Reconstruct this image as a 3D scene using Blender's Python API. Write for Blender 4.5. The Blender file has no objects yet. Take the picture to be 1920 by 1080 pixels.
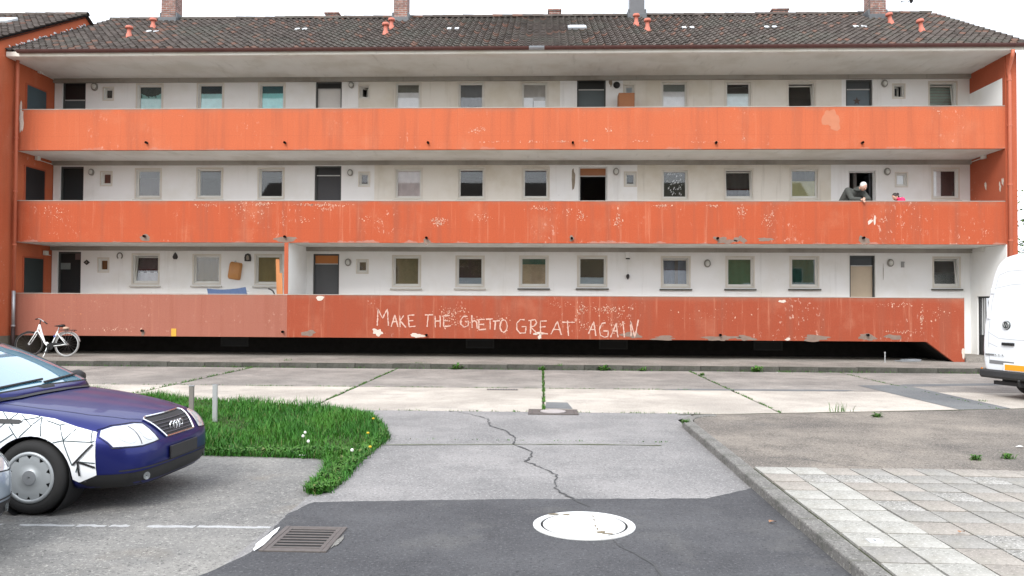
import bpy, bmesh, math, random
from mathutils import Vector, Matrix, Euler
from mathutils.bvhtree import BVHTree
from mathutils.geometry import delaunay_2d_cdt
random.seed(7)
R = math.radians
sc = bpy.context.scene
COL = sc.collection

# ------------------------------------------------------------------ camera
EYE = Vector((0, 0, 1.7)); YAW, PITCH, ROLL, F = .038, .0203, .0056, 1500.0
_f = Vector((-math.sin(YAW)*math.cos(PITCH), math.cos(YAW)*math.cos(PITCH), math.sin(PITCH)))
_r0 = Vector((math.cos(YAW), math.sin(YAW), 0)); _u0 = _r0.cross(_f)
_r = math.cos(ROLL)*_r0 + math.sin(ROLL)*_u0; _u = -math.sin(ROLL)*_r0 + math.cos(ROLL)*_u0
cd = bpy.data.cameras.new('camera'); cam = bpy.data.objects.new('camera', cd); COL.objects.link(cam)
cd.sensor_width = 36; cd.lens = 36*F/1920; cd.clip_end = 2000; cd.clip_start = .05
m3 = Matrix((_r, _u, -_f)).transposed(); cam.matrix_world = Matrix.Translation(EYE) @ m3.to_4x4()
sc.camera = cam

# ------------------------------------------------------------------ world, sun, exposure
SUN_EL, SUN_AZ = R(42), R(200)          # overcast: weak, very soft sun from behind the camera
w = bpy.data.worlds.new('World'); sc.world = w; w.use_nodes = True
nt = w.node_tree; bg = nt.nodes['Background']
sky = nt.nodes.new('ShaderNodeTexSky'); sky.sky_type = 'NISHITA'; sky.sun_disc = False
sky.sun_elevation = SUN_EL; sky.sun_rotation = SUN_AZ; sky.dust_density = 4; sky.air_density = 1
mx = nt.nodes.new('ShaderNodeMix'); mx.data_type = 'RGBA'; mx.inputs[0].default_value = .86
mx.inputs[7].default_value = (9.35, 9.85, 10.6, 1)   # even cloud layer
nt.links.new(sky.outputs[0], mx.inputs[6]); nt.links.new(mx.outputs[2], bg.inputs[0]); bg.inputs[1].default_value = .11
sl = bpy.data.lights.new('sun', 'SUN'); sl.energy = 1.5; sl.angle = R(24); sl.color = (1, .985, .96)
so = bpy.data.objects.new('sun', sl); COL.objects.link(so)
sd = Vector((math.sin(SUN_AZ)*math.cos(SUN_EL), math.cos(SUN_AZ)*math.cos(SUN_EL), math.sin(SUN_EL)))
so.rotation_euler = sd.to_track_quat('Z', 'Y').to_euler(); so.location = (0, -20, 30)
sc.cycles.max_bounces = 6; sc.cycles.transparent_max_bounces = 8
vs = sc.view_settings; vs.view_transform = 'Standard'; vs.look = 'None'; vs.gamma = 1; vs.exposure = 1.08; vs.use_curve_mapping = False

# ------------------------------------------------------------------ measuring helpers (photo pixel + known surface -> metres)
def ray(px, py): return ((px-960)/F)*_r - ((py-540)/F)*_u + _f
def G(px, py, z=0.0):
    d = ray(px, py); return EYE + d*((z-EYE.z)/d.z)
def V(px, py, Y):
    d = ray(px, py); return EYE + d*(Y/d.y)
def VX(px, py, X):
    d = ray(px, py); return EYE + d*(X/d.x)

# ------------------------------------------------------------------ materials
def lin(c):
    return tuple((v/255/12.92 if v/255 <= .04045 else ((v/255+.055)/1.055)**2.4) for v in c)
class NT:
    def __init__(s, name):
        s.m = bpy.data.materials.new(name); s.m.use_nodes = True; s.t = s.m.node_tree
        s.b = s.t.nodes['Principled BSDF']; s.o = s.t.nodes['Material Output']
        tc = s.t.nodes.new('ShaderNodeTexCoord'); s.co = tc.outputs['Object']; s._sep = None
    def n(s, typ, **kw):
        nd = s.t.nodes.new(typ)
        for k, v in kw.items(): setattr(nd, k, v)
        return nd
    def link(s, a, b): s.t.links.new(a, b)
    def setin(s, sock, v):
        if hasattr(v, 'is_output'): s.link(v, sock)
        else: sock.default_value = v
    def noise(s, scale, detail=4, rough=.55, stretch=None, off=0, co=None):
        nd = s.n('ShaderNodeTexNoise'); nd.inputs['Scale'].default_value = scale
        nd.inputs['Detail'].default_value = detail; nd.inputs['Roughness'].default_value = rough
        src = co or s.co
        if stretch or off:
            mp = s.n('ShaderNodeMapping'); mp.inputs['Scale'].default_value = stretch or (1, 1, 1)
            mp.inputs['Location'].default_value = (off, off*.7, off*1.3); s.link(src, mp.inputs[0]); src = mp.outputs[0]
        s.link(src, nd.inputs['Vector']); return nd.outputs['Fac']
    def math(s, op, a, b=0.0, c=None, clamp=False):
        nd = s.n('ShaderNodeMath', operation=op, use_clamp=clamp); s.setin(nd.inputs[0], a); s.setin(nd.inputs[1], b)
        if c is not None: s.setin(nd.inputs[2], c)
        return nd.outputs[0]
    def ramp(s, v, lo, hi, a=0.0, b=1.0):
        nd = s.n('ShaderNodeMapRange'); s.setin(nd.inputs[0], v)
        for i, q in enumerate((lo, hi, a, b)): nd.inputs[i+1].default_value = q
        nd.interpolation_type = 'SMOOTHSTEP' if (a, b) in ((0, 1), (0.0, 1.0)) else 'LINEAR'
        return nd.outputs[0]
    def mix(s, fac, a, b, blend='MIX'):
        nd = s.n('ShaderNodeMix', data_type='RGBA', blend_type=blend)
        s.setin(nd.inputs[0], fac)
        for i, q in ((6, a), (7, b)):
            if hasattr(q, 'is_output'): s.link(q, nd.inputs[i])
            else: nd.inputs[i].default_value = (*q, 1)
        return nd.outputs[2]
    def xyz(s):
        if not s._sep:
            s._sep = s.n('ShaderNodeSeparateXYZ'); s.link(s.co, s._sep.inputs[0])
        return s._sep.outputs
    def bump(s, h, strength=.3, dist=.01):
        nd = s.n('ShaderNodeBump'); nd.inputs['Strength'].default_value = strength; nd.inputs['Distance'].default_value = dist
        s.link(h, nd.inputs['Height']); s.link(nd.outputs[0], s.b.inputs['Normal'])
    def out(s, col, rough=.8, metal=0.0, spec=.5, coat=0.0):
        s.setin(s.b.inputs['Base Color'], col if hasattr(col, 'is_output') else (*col, 1))
        s.setin(s.b.inputs['Roughness'], rough); s.b.inputs['Metallic'].default_value = metal
        s.b.inputs['Specular IOR Level'].default_value = spec; s.b.inputs['Coat Weight'].default_value = coat
        s.b.inputs['Coat Roughness'].default_value = .04
        return s.m
def plain(name, col, rough=.6, metal=0.0, var=.12, scale=6, spec=.5, coat=0.0, bump=0, rand=0.0, fine=0.0):
    q = NT(name); c2 = tuple(max(0, v*(1-var)) for v in col); c3 = tuple(min(1, v*(1+var)) for v in col)
    c = q.mix(q.noise(scale, 5), c2, c3)
    if fine:
        c = q.mix(q.ramp(q.noise(scale*14, 3, .7), .35, .65, 0.0, 1.0), q.mix(fine, c, (0, 0, 0)), c)
    if rand:
        oi = q.n('ShaderNodeObjectInfo'); k = q.ramp(oi.outputs['Random'], 0, 1, 1-rand, 1+rand)
        hs = q.n('ShaderNodeHueSaturation'); q.link(k, hs.inputs['Value']); q.link(c, hs.inputs['Color']); c = hs.outputs[0]
    if bump: q.bump(q.noise(scale*10, 5), bump, .01)
    return q.out(c, rough, metal, spec, coat)

def mat_orange(name, zb, zt, worn=.3, chips=.3, foot=0.0, base=(.43, .106, .046), pale=(.48, .18, .10)):
    q = NT(name); x, y, z = q.xyz()
    c = q.mix(q.noise(.55, 3, off=zb), base, tuple(v*1.12 for v in base))
    c = q.mix(q.math('MULTIPLY', q.ramp(q.noise(.8, 5, .65, off=zb*3+4), .50, .78), .30+worn*.5), c, pale)
    # vertical rain streaks
    st = q.noise(1, 5, .6, stretch=(3.2, 1, .22), off=zb)
    c = q.mix(q.math('MULTIPLY', q.ramp(st, .46, .72), .30+.45*worn), c, (.24, .075, .045))
    st2 = q.noise(1, 5, .7, stretch=(7, 1, .35), off=zb+9)
    c = q.mix(q.math('MULTIPLY', q.ramp(st2, .55, .72), .35*worn+.08), c, (.62, .30, .19))
    # formwork lines
    fx = q.math('FRACT', q.math('MULTIPLY', x, .79)); ln = q.math('LESS_THAN', fx, .012)
    fz = q.math('LESS_THAN', q.math('ABSOLUTE', q.math('SUBTRACT', z, zb+.42)), .006)
    c = q.mix(q.math('MULTIPLY', q.math('MAXIMUM', ln, fz), .16), c, (.2, .05, .03))
    # grime below the coping
    c = q.mix(q.math('MULTIPLY', q.math('MULTIPLY', q.ramp(z, zt-.16, zt), q.ramp(q.noise(2.2, 4), .35, .6)), .45), c, (.25, .13, .09))
    # flaked paint: fine scratches gathered in places
    big = q.ramp(q.noise(.75, 2, off=zb*7+2), .52, .66)
    fl = q.ramp(q.noise(1, 8, .72, stretch=(11, 6, 7), off=zb*2), .60-.05*chips, .645-.05*chips)
    c = q.mix(q.math('MULTIPLY', q.math('MULTIPLY', fl, big), min(1, .30+chips)), c, (.62, .42, .33))
    # paint lost to the concrete along the foot of the band
    ed = q.math('ADD', q.ramp(q.math('SUBTRACT', z, zb), 0, .34, .30, -.22), q.noise(1.1, 6, .68, off=zb+3))
    if foot: c = q.mix(q.math('MULTIPLY', q.ramp(ed, .80, .84), foot), c, (.36, .31, .27))
    sp = q.ramp(q.noise(30, 2), .3, .7, .92, 1.06)
    hs = q.n('ShaderNodeHueSaturation'); q.link(sp, hs.inputs['Value']); q.link(c, hs.inputs['Color'])
    q.bump(q.noise(45, 5), .25, .008)
    return q.out(hs.outputs[0], .88, spec=.25)

def mat_plaster(name, col, stain, amt=.5, seed=0):
    q = NT(name)
    c = q.mix(q.math('MULTIPLY', q.ramp(q.noise(.7, 4, .6, off=seed), .42, .68), amt), col, stain)
    st = q.noise(1, 5, .6, stretch=(5, 1, .35), off=seed+5)
    c = q.mix(q.math('MULTIPLY', q.ramp(st, .56, .76), amt*.45), c, tuple(v*.62 for v in stain))
    sp = q.ramp(q.noise(9, 7, .75, off=seed+1), .66, .70)
    c = q.mix(q.math('MULTIPLY', sp, .35), c, (.28, .25, .2))
    q.bump(q.noise(60, 4), .2, .006)
    return q.out(c, .9, spec=.2)

def mat_ground(name, lo, hi, speck=.35, blotch=.7, stain=None, scale=1.0, bump=.35, cracks=0.0):
    q = NT(name)
    c = q.mix(q.ramp(q.noise(.55*scale, 6, .62), .35, .68), lo, hi)
    c = q.mix(q.math('MULTIPLY', q.ramp(q.noise(2.3*scale, 6, .7, off=3), .45, .72), blotch*.55), c, tuple(v*.66 for v in lo))
    if stain: c = q.mix(q.math('MULTIPLY', q.ramp(q.noise(.9*scale, 5, .6, off=11), .54, .72), .6), c, stain)
    f1 = q.noise(44, 2, .8); c = q.mix(q.math('MULTIPLY', q.ramp(f1, .56, .66), min(1, speck*1.3)), c, tuple(min(1, v*1.7) for v in hi))
    f2 = q.noise(36, 3, .85, off=5); c = q.mix(q.math('MULTIPLY', q.ramp(f2, .54, .66), min(1, speck*1.7)), c, tuple(v*.42 for v in lo))
    f3 = q.noise(11, 6, .8, off=7); c = q.mix(q.math('MULTIPLY', q.ramp(f3, .55, .70), speck*.9), c, tuple(v*.55 for v in lo)); f4 = q.noise(1, 5, .75, stretch=(2.2, 7, 1), off=2); c = q.mix(q.math('MULTIPLY', q.ramp(f4, .54, .72), speck*.55), c, tuple(min(1, v*1.25) for v in hi))
    if cracks:
        vo = q.n('ShaderNodeTexVoronoi', feature='DISTANCE_TO_EDGE'); vo.inputs['Scale'].default_value = .55
        nz = q.n('ShaderNodeTexNoise'); nz.inputs['Scale'].default_value = 2.2; nz.inputs['Detail'].default_value = 6; q.link(q.co, nz.inputs[0])
        ad = q.n('ShaderNodeVectorMath', operation='ADD'); q.link(q.co, ad.inputs[0]); q.link(nz.outputs['Color'], ad.inputs[1]); q.link(ad.outputs[0], vo.inputs['Vector'])
        c = q.mix(q.math('MULTIPLY', q.math('LESS_THAN', vo.outputs['Distance'], .006), cracks), c, tuple(v*.3 for v in lo))
    q.bump(q.noise(120, 4), bump, .006)
    return q.out(c, .93, spec=.2)

def mat_tile(name):
    q = NT(name)
    g = q.n('ShaderNodeNewGeometry'); oi = q.n('ShaderNodeObjectInfo')
    rnd = q.math('FRACT', q.math('ADD', g.outputs['Random Per Island'], oi.outputs['Random']))
    c = q.mix(rnd, (.056, .045, .039), (.098, .080, .070))
    rd = q.math('GREATER_THAN', q.math('FRACT', q.math('MULTIPLY', rnd, 7.31)), .91)
    c = q.mix(q.math('MULTIPLY', rd, .75), c, (.165, .085, .060))
    geo = q.n('ShaderNodeNewGeometry')
    c = q.mix(q.math('MULTIPLY', q.ramp(q.noise(.6, 5, .65, co=geo.outputs['Position']), .46, .66), .55), c, (.085, .085, .070))
    c = q.mix(q.math('MULTIPLY', q.ramp(q.noise(14, 5, .75, co=geo.outputs['Position']), .56, .68), .55), c, (.20, .175, .155))
    c = q.mix(q.math('MULTIPLY', q.ramp(q.noise(9, 5, .75, off=4, co=geo.outputs['Position']), .58, .70), .45), c, (.03, .028, .024))
    q.bump(q.noise(40, 4), .3, .01)
    return q.out(c, .9, spec=.25)

def mat_glass(name, tint=(.9, .95, .95), refl=1.0):
    q = NT(name); q.t.nodes.remove(q.b)
    tr = q.n('ShaderNodeBsdfTransparent'); tr.inputs[0].default_value = (*tint, 1)
    gl = q.n('ShaderNodeBsdfGlossy'); gl.inputs['Roughness'].default_value = .02; gl.inputs[0].default_value = (refl, refl, refl, 1)
    fr = q.n('ShaderNodeFresnel'); fr.inputs['IOR'].default_value = 1.5
    ms = q.n('ShaderNodeMixShader'); q.link(fr.outputs[0], ms.inputs[0]); q.link(tr.outputs[0], ms.inputs[1]); q.link(gl.outputs[0], ms.inputs[2])
    q.link(ms.outputs[0], q.o.inputs[0]); return q.m

def mat_brick(name):
    q = NT(name); x, y, z = q.xyz()
    cb = q.n('ShaderNodeCombineXYZ'); q.link(q.math('ADD', x, y), cb.inputs[0]); q.link(z, cb.inputs[1])
    br = q.n('ShaderNodeTexBrick'); q.link(cb.outputs[0], br.inputs['Vector']); br.inputs['Scale'].default_value = 1
    br.inputs['Brick Width'].default_value = .25; br.inputs['Row Height'].default_value = .077; br.inputs['Mortar Size'].default_value = .012
    br.inputs['Color1'].default_value = (.20, .075, .055, 1); br.inputs['Color2'].default_value = (.30, .15, .11, 1); br.inputs['Mortar'].default_value = (.30, .27, .25, 1)
    c = q.mix(q.math('MULTIPLY', q.ramp(q.noise(5, 5, .7), .42, .62), .75), br.outputs['Color'], (.10, .085, .08))
    return q.out(c, .92, spec=.2)

M = {}
M['tile'] = mat_tile('roof_tile_clay')
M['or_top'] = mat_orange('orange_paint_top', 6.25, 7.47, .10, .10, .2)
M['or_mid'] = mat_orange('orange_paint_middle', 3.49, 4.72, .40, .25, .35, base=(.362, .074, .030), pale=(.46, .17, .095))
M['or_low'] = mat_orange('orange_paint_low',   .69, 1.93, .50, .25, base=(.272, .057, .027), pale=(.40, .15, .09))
M['or_pink'] = mat_orange('orange_paint_faded', .69, 1.93, .05, .12, base=(.285, .106, .073), pale=(.32, .145, .108))
M['or_wall'] = mat_orange('orange_paint_wall', -9, 20, .1, .05)
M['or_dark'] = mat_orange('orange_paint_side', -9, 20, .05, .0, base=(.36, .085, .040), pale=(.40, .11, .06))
M['white'] = mat_plaster('white_plaster', (.84, .84, .82), (.70, .68, .61), .45, 1)
M['cream'] = mat_plaster('cream_plaster', (.76, .73, .655), (.62, .57, .46), .7, 4)
M['soffit'] = mat_plaster('soffit_paint', (.70, .685, .65), (.54, .51, .45), .6, 9)
M['beam'] = mat_plaster('beam_grey', (.36, .34, .30), (.2, .18, .15), .6, 12)  # grey, darker than the soffit, with darker blotches
M['plinth'] = plain('plinth_shade', (.025, .023, .022), .95, var=.4, spec=.1)  # near-black colour stands in for the deep shade under the gallery
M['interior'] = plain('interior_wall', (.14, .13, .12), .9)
M['pvc'] = plain('window_frame_pvc', (.70, .69, .64), .45, var=.06, scale=2)
M['surround'] = mat_plaster('window_surround', (.70, .665, .59), (.52, .47, .39), .5, 20)
M['sillm'] = plain('sill_stone', (.52, .50, .45), .7, var=.2, scale=5)
M['sillg'] = plain('sill_dark', (.10, .10, .085), .8, var=.3, scale=5)
M['glass'] = mat_glass('window_glass', (.985,.99,.99), 1.0)
M['glass_b'] = mat_glass('window_glass_clear', (.95,.97,.97), 1.0)
M['cglass'] = plain('car_glass', (.07, .19, .27), .03, var=0, spec=1.0, coat=1.0)
M['gutter'] = plain('gutter_brown', (.10, .036, .028), .5, var=.35, scale=4)
M['zinc'] = plain('zinc', (.42, .44, .46), .45, .6, var=.15)
M['pipe_o'] = plain('downpipe_orange', (.46, .125, .065), .6, var=.12)
M['pipe_b'] = plain('downpipe_brown', (.035, .018, .016), .6)
M['terra'] = plain('terracotta_vent', (.45, .13, .085), .6, var=.2, scale=8)
M['brick'] = mat_brick('chimney_brick')
M['slate'] = plain('chimney_cladding', (.10, .10, .105), .5, .3, var=.15)
M['lead'] = plain('lead_flashing', (.10, .105, .11), .6, .4, var=.25)
M['concrete'] = mat_ground('concrete_yard', (.33, .298, .262), (.49, .445, .39), .34, .6, (.27, .247, .225))
M['concrete_g'] = mat_ground('concrete_yard_grey', (.185, .17, .155), (.31, .283, .255), .45, .9, (.17, .158, .147))
M['pavement'] = mat_ground('pavement_concrete', (.18, .165, .145), (.28, .255, .225), .4, .9)
M['joint'] = mat_ground('joint_soil', (.035, .038, .022), (.06, .065, .035), .3, .5)
M['asphalt'] = mat_ground('old_asphalt', (.185, .18, .178), (.255, .245, .24), .45, .45, None, 1.4)
M['asphalt_d'] = mat_ground('dark_asphalt', (.062, .062, .066), (.088, .088, .092), .42, .45, (.11, .108, .105), 1.6)
M['asphalt_p'] = mat_ground('parking_asphalt', (.155, .152, .147), (.235, .226, .21), .5, .8, (.20, .175, .145), 1.3)
M['patch'] = mat_ground('asphalt_patch', (.12, .125, .13), (.17, .175, .175), .35, .4)
M['far'] = mat_ground('far_ground', (.17, .165, .16), (.23, .22, .21), .3, .5)
M['platform'] = mat_ground('platform_concrete', (.115, .104, .094), (.25, .22, .187), .6, 1.0, (.13, .12, .112), .8)
M['kerb'] = mat_ground('kerb_stone', (.15, .145, .135), (.225, .215, .20), .5, .8, (.10,.10,.085), 2)
M['soil'] = mat_ground('soil', (.022, .040, .010), (.035, .06, .014), .3, .5)
M['iron'] = plain('cast_iron', (.115, .10, .094), .7, .3, var=.35, scale=20)
M['iron_d'] = plain('pit_dark', (.012, .012, .012), .95)
M['white_paint'] = plain('white_paint', (.80, .80, .80), .7, var=.06, scale=8, fine=.10)
M['black'] = plain('black', (.012, .012, .013), .6, var=.2)
M['rubber'] = plain('rubber', (.014, .0135, .0135), .85, var=.25)
M['chrome'] = plain('chrome', (.75, .76, .78), .18, 1.0, var=.03)
M['galv'] = plain('galvanised', (.46, .47, .47), .5, .5, var=.2, scale=12)

# ------------------------------------------------------------------ mesh helpers
def obj(name, me, parent=None, **p):
    o = bpy.data.objects.new(name, me); COL.objects.link(o)
    if parent: o.parent = parent
    for k, v in p.items():
        if v is not None: o[k] = v
    return o
def thing(name, label, cat, group=None, loc=(0, 0, 0), rz=0):
    o = obj(name, None, label=label, category=cat, group=group); o.location = loc; o.rotation_euler = (0, 0, rz); o.empty_display_size = .2
    return o
class MB:
    def __init__(s): s.v = []; s.f = []; s.mi = []; s.cur = 0
    def add(s, vs, fs):
        b = len(s.v); s.v += [tuple(v) for v in vs]
        for f in fs: s.f.append(tuple(b+i for i in f)); s.mi.append(s.cur)
        return s
    def box(s, x0, x1, y0, y1, z0, z1):
        return s.add([(x0,y0,z0),(x1,y0,z0),(x1,y1,z0),(x0,y1,z0),(x0,y0,z1),(x1,y0,z1),(x1,y1,z1),(x0,y1,z1)],
                     [(0,3,2,1),(4,5,6,7),(0,1,5,4),(1,2,6,5),(2,3,7,6),(3,0,4,7)])
    def prism(s, poly, z0, z1):      # poly counter-clockwise in plan
        n = len(poly)
        return s.add([(p[0],p[1],z0) for p in poly]+[(p[0],p[1],z1) for p in poly],
                     [tuple(range(n-1,-1,-1)), tuple(range(n,2*n))]+[(i,(i+1)%n,n+(i+1)%n,n+i) for i in range(n)])
    def prism_y(s, poly, y0, y1):    # poly in (x,z)
        n = len(poly)
        return s.add([(p[0],y0,p[1]) for p in poly]+[(p[0],y1,p[1]) for p in poly],
                     [tuple(range(n)), tuple(range(2*n-1,n-1,-1))]+[((i+1)%n,i,n+i,n+(i+1)%n) for i in range(n)])
    def tube(s, pts, r, n=8, closed=False, caps=True):
        pts = [Vector(p) for p in pts]; rs = r if isinstance(r, (list, tuple)) else [r]*len(pts)
        b = len(s.v); up = Vector((0, 0, 1)); N = len(pts); prev = None
        for i, p in enumerate(pts):
            if closed: t = (pts[(i+1) % N]-pts[i-1])
            else: t = pts[min(i+1, N-1)]-pts[max(i-1, 0)]
            t.normalize()
            if prev is None:
                a = t.cross(up) if abs(t.dot(up)) < .95 else t.cross(Vector((1, 0, 0)))
            else: a = prev - t*prev.dot(t)
            a.normalize(); prev = a; c = t.cross(a)
            for k in range(n):
                an = 2*math.pi*k/n; s.v.append(tuple(p + (a*math.cos(an)+c*math.sin(an))*rs[i]))
        for i in range(N if closed else N-1):
            j = (i+1) % N
            for k in range(n):
                s.f.append((b+i*n+k, b+i*n+(k+1)%n, b+j*n+(k+1)%n, b+j*n+k)); s.mi.append(s.cur)
        if caps and not closed:
            s.f.append(tuple(b+k for k in range(n-1,-1,-1))); s.f.append(tuple(b+(N-1)*n+k for k in range(n))); s.mi += [s.cur]*2
        return s
    def lathe(s, prof, c=(0,0,0), axis='z', n=24, capped=True):   # prof [(r, h)]
        b = len(s.v); c = Vector(c)
        for r_, h in prof:
            for k in range(n):
                a = 2*math.pi*k/n; u, v_ = r_*math.cos(a), r_*math.sin(a)
                p = {'z': (u, v_, h), 'y': (u, h, -v_), 'x': (h, u, v_)}[axis]; s.v.append(tuple(c+Vector(p)))
        for i in range(len(prof)-1):
            for k in range(n):
                s.f.append((b+i*n+k, b+i*n+(k+1)%n, b+(i+1)*n+(k+1)%n, b+(i+1)*n+k)); s.mi.append(s.cur)
        if capped:
            s.f.append(tuple(b+k for k in range(n-1,-1,-1))); s.f.append(tuple(b+(len(prof)-1)*n+k for k in range(n))); s.mi += [s.cur]*2
        return s
    def mesh(s, name, mats, smooth=False):
        me = bpy.data.meshes.new(name); me.from_pydata(s.v, [], s.f)
        for m in (mats if isinstance(mats, (list, tuple)) else [mats]): me.materials.append(m)
        if max(s.mi, default=0) > 0: me.polygons.foreach_set('material_index', s.mi)
        if smooth: me.polygons.foreach_set('use_smooth', [True]*len(s.f))
        me.update(); return me
    def build(s, name, mats, parent=None, smooth=False, bevel=0, **p):
        o = obj(name, s.mesh(name, mats, smooth), parent, **p)
        if bevel:
            md = o.modifiers.new('bevel', 'BEVEL'); md.width = bevel; md.segments = 2; md.limit_method = 'ANGLE'; md.angle_limit = R(40)
        return o
def sheet(name, poly, z, mat, parent=None, th=.0, **p):
    mb = MB(); mb.add([(a[0], a[1], z) for a in poly], [tuple(range(len(poly)))]); return mb.build(name, mat, parent, **p)
def copy_tree(o, parent=None):
    c = o.copy(); COL.objects.link(c)
    if parent: c.parent = parent
    for ch in list(o.children): copy_tree(ch, c)
    return c
def rag(cx, cz, rx, rz, n=14, j=.35, rnd=random):
    ph = [rnd.uniform(0, 6.283) for _ in range(5)]; out = []
    for k in range(n):
        a = 2*math.pi*k/n; f = 1+j*(.45*math.sin(2*a+ph[0])+.35*math.sin(3*a+ph[1])+.3*math.sin(5*a+ph[2])+.25*math.sin(7*a+ph[3]))+rnd.uniform(-j, j)*.22
        out.append((cx+rx*math.cos(a)*f, cz+rz*math.sin(a)*f))
    return out

# ================================================================== GROUND
sheet('ground', [(-150,-80),(150,-80),(150,220),(-150,220)], -.06, M['far'], kind='structure')
yard = sheet('concrete_yard', [(-30,12.4),(22,12.4),(22,20.85),(-30,20.85)], -.018, M['joint'], kind='structure')
def rng_slab(x0, x1, y0, y1, g=.022, mt='concrete'):
    mb = MB(); rr = random.Random(int(x0*100+y0*10))
    pts = []
    def edge(a, b, n):
        for k in range(n):
            t = k/n; q = (a[0]+(b[0]-a[0])*t, a[1]+(b[1]-a[1])*t); pts.append((q[0]+rr.uniform(-.012, .012), q[1]+rr.uniform(-.012, .012)))
    edge((x0+g,y0+g),(x1-g,y0+g),9); edge((x1-g,y0+g),(x1-g,y1-g),9); edge((x1-g,y1-g),(x0+g,y1-g),9); edge((x0+g,y1-g),(x0+g,y0+g),9)
    mb.prism(pts, -.05, 0); return mb.build('concrete_slab', M[mt], yard, bevel=.008)
XJ = [-26.4,-22.7,-19,-15.2,-11.4,-7.6,-3.78,.03,3.8,7.6,11.4,15.2,19]
for i in range(len(XJ)-1):
    rng_slab(XJ[i], XJ[i+1], 16.25, 20.82, mt='concrete_g'); rng_slab(XJ[i], XJ[i+1], 12.72, 16.25)
def jag(pts, step=.12, j=.03):
    out = []
    for a, b in zip(pts, pts[1:]):
        a, b = Vector(a[:2]), Vector(b[:2]); n = max(1, int((b-a).length/step))
        for k in range(n): out.append(a+(b-a)*(k/n)+Vector((random.uniform(-j, j), random.uniform(-j, j))))
    out.append(Vector(pts[-1][:2])); return out
drive = sheet('driveway', [(-2.15,-30),(2.02,-30),(2.02,12.0),(2.5,12.74),(-2.9,12.74),(-2.45,11.6),(-2.0,10.0),(-2.05,8.5)], -.006, M['asphalt'], kind='structure')
edge = [G(*p) for p in ((372,1079),(420,1060),(470,1036),(492,1012),(540,962),(588,941),(700,939),(960,935),(1325,934),(1370,924),(1412,914))]
edge = [Vector((q_.x, q_.y, 0)) for q_ in jag(edge, .06, .010)]
dpoly = [(p.x, p.y) for p in edge]+[(2.0,6.4),(2.0,-30),(-2.6,-30),(-2.6,4.4)]
sheet('asphalt_repair', list(reversed(dpoly)), -.002, M['asphalt_d'], kind='structure')
sheet('parking_bay', [(-30,-30),(-1.9,-30),(-1.9,9.0),(-30,9.0)], -.010, M['asphalt_p'], kind='structure')
# transverse joint in the driveway with a little moss
def ribbon(name, pts, wd, z, mat, parent=None, jit=.0, **p):
    mb = MB(); pts = [Vector((q[0], q[1])) for q in pts]; L = []
    for i, q in enumerate(pts):
        t = (pts[min(i+1, len(pts)-1)]-pts[max(i-1, 0)]).normalized(); n = Vector((-t.y, t.x))
        w_ = wd*(1+random.uniform(-jit, jit)); L += [(*(q+n*w_/2), z), (*(q-n*w_/2), z)]
    mb.add(L, [(2*i+1, 2*i+3, 2*i+2, 2*i) for i in range(len(pts)-1)]); return mb.build(name, mat, parent, **p)
M['crack'] = plain('crack_dark', (.055, .055, .056), .95)
crk = [(840,770),(880,776),(915,785),(917,797),(950,808),(968,822),(960,832),(1000,848),(996,856),(985,865),(1020,878),(1045,890),(1041,915),(1065,930),(1105,950)]
ribbon('crack', jag([G(*p) for p in crk], .07, .018), .019, .0015, M['crack'], drive, .6)
ribbon('crack', jag([G(*p) for p in [(1147,1012),(1170,1030),(1205,1045),(1225,1060),(1245,1085)]], .07, .012), .014, .0015, M['crack'], drive, .6)
ribbon('joint', jag([G(*p) for p in [(716,834),(960,833),(1100,833),(1240,835)]], .2, .008), .028, .0015, plain('moss_joint', (.10, .115, .055), .95, var=.5, scale=9), drive, .5)
# worn white parking line
lp = MB(); rr = random.Random(3)
x = -9.0
while x < -2.15:
    L = rr.uniform(.12, .5); yy = 6.02+.02*(x+4)
    n = 6; top = [(x+L*k/n, yy+.026+rr.uniform(-.014, .014)) for k in range(n+1)]; bot = [(x+L*k/n, yy-.03+rr.uniform(-.012, .012)) for k in range(n+1)]
    lp.add([(a[0], a[1], -.0092) for a in bot+top[::-1]], [tuple(range(2*n+2))]); x += L+rr.choice([.0, .02, .03, .14])
lp.build('parking_line', plain('worn_line', (.46, .46, .46), .95, var=.3, scale=20, fine=.45), bpy.data.objects['parking_bay'])
# asphalt repairs in the concrete
pt = [(2.3,16.12),(6.0,16.2),(6.3,16.42),(6.0,16.5),(2.9,16.42)]
sheet('asphalt_patch', pt, .003, M['patch'], yard)
q = [G(*p) for p in ((1608,723),(1695,722),(1895,766),(1810,771))]
sheet('asphalt_patch', list(reversed([(p.x, p.y) for p in q])), .005, M['patch'], yard)
q = [G(*p) for p in ((1690,721),(1925,718),(1925,722),(1712,725))]
sheet('asphalt_patch', list(reversed([(p.x, p.y) for p in q])), .003, M['patch'], yard)
q = [G(*p) for p in ((1022,766),(1024,754),(1064,755),(1074,767))]
sheet('asphalt_patch', list(reversed([(p.x, p.y) for p in q])), .003, M['patch'], yard)
# pavement along the building
pav = MB(); pav.box(-15.9, 22, 21.0, 25.3, -.05, .12); pav = pav.build('pavement', M['pavement'], kind='structure')
kb = MB(); kb.box(0, .988, 0, .15, -.05, .125); km = kb.mesh('kerb_stone', mat_ground('kerb_mossy', (.055,.055,.046), (.10,.097,.084), .35, .8, (.05,.065,.03), 3))
for i in range(38):
    o = obj('kerb_stone', km, pav); o.location = (-15.9+i, 20.85+random.uniform(-.01, .01), random.uniform(-.008, .004)); o.rotation_euler = (0, 0, random.uniform(-.006, .006))
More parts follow.
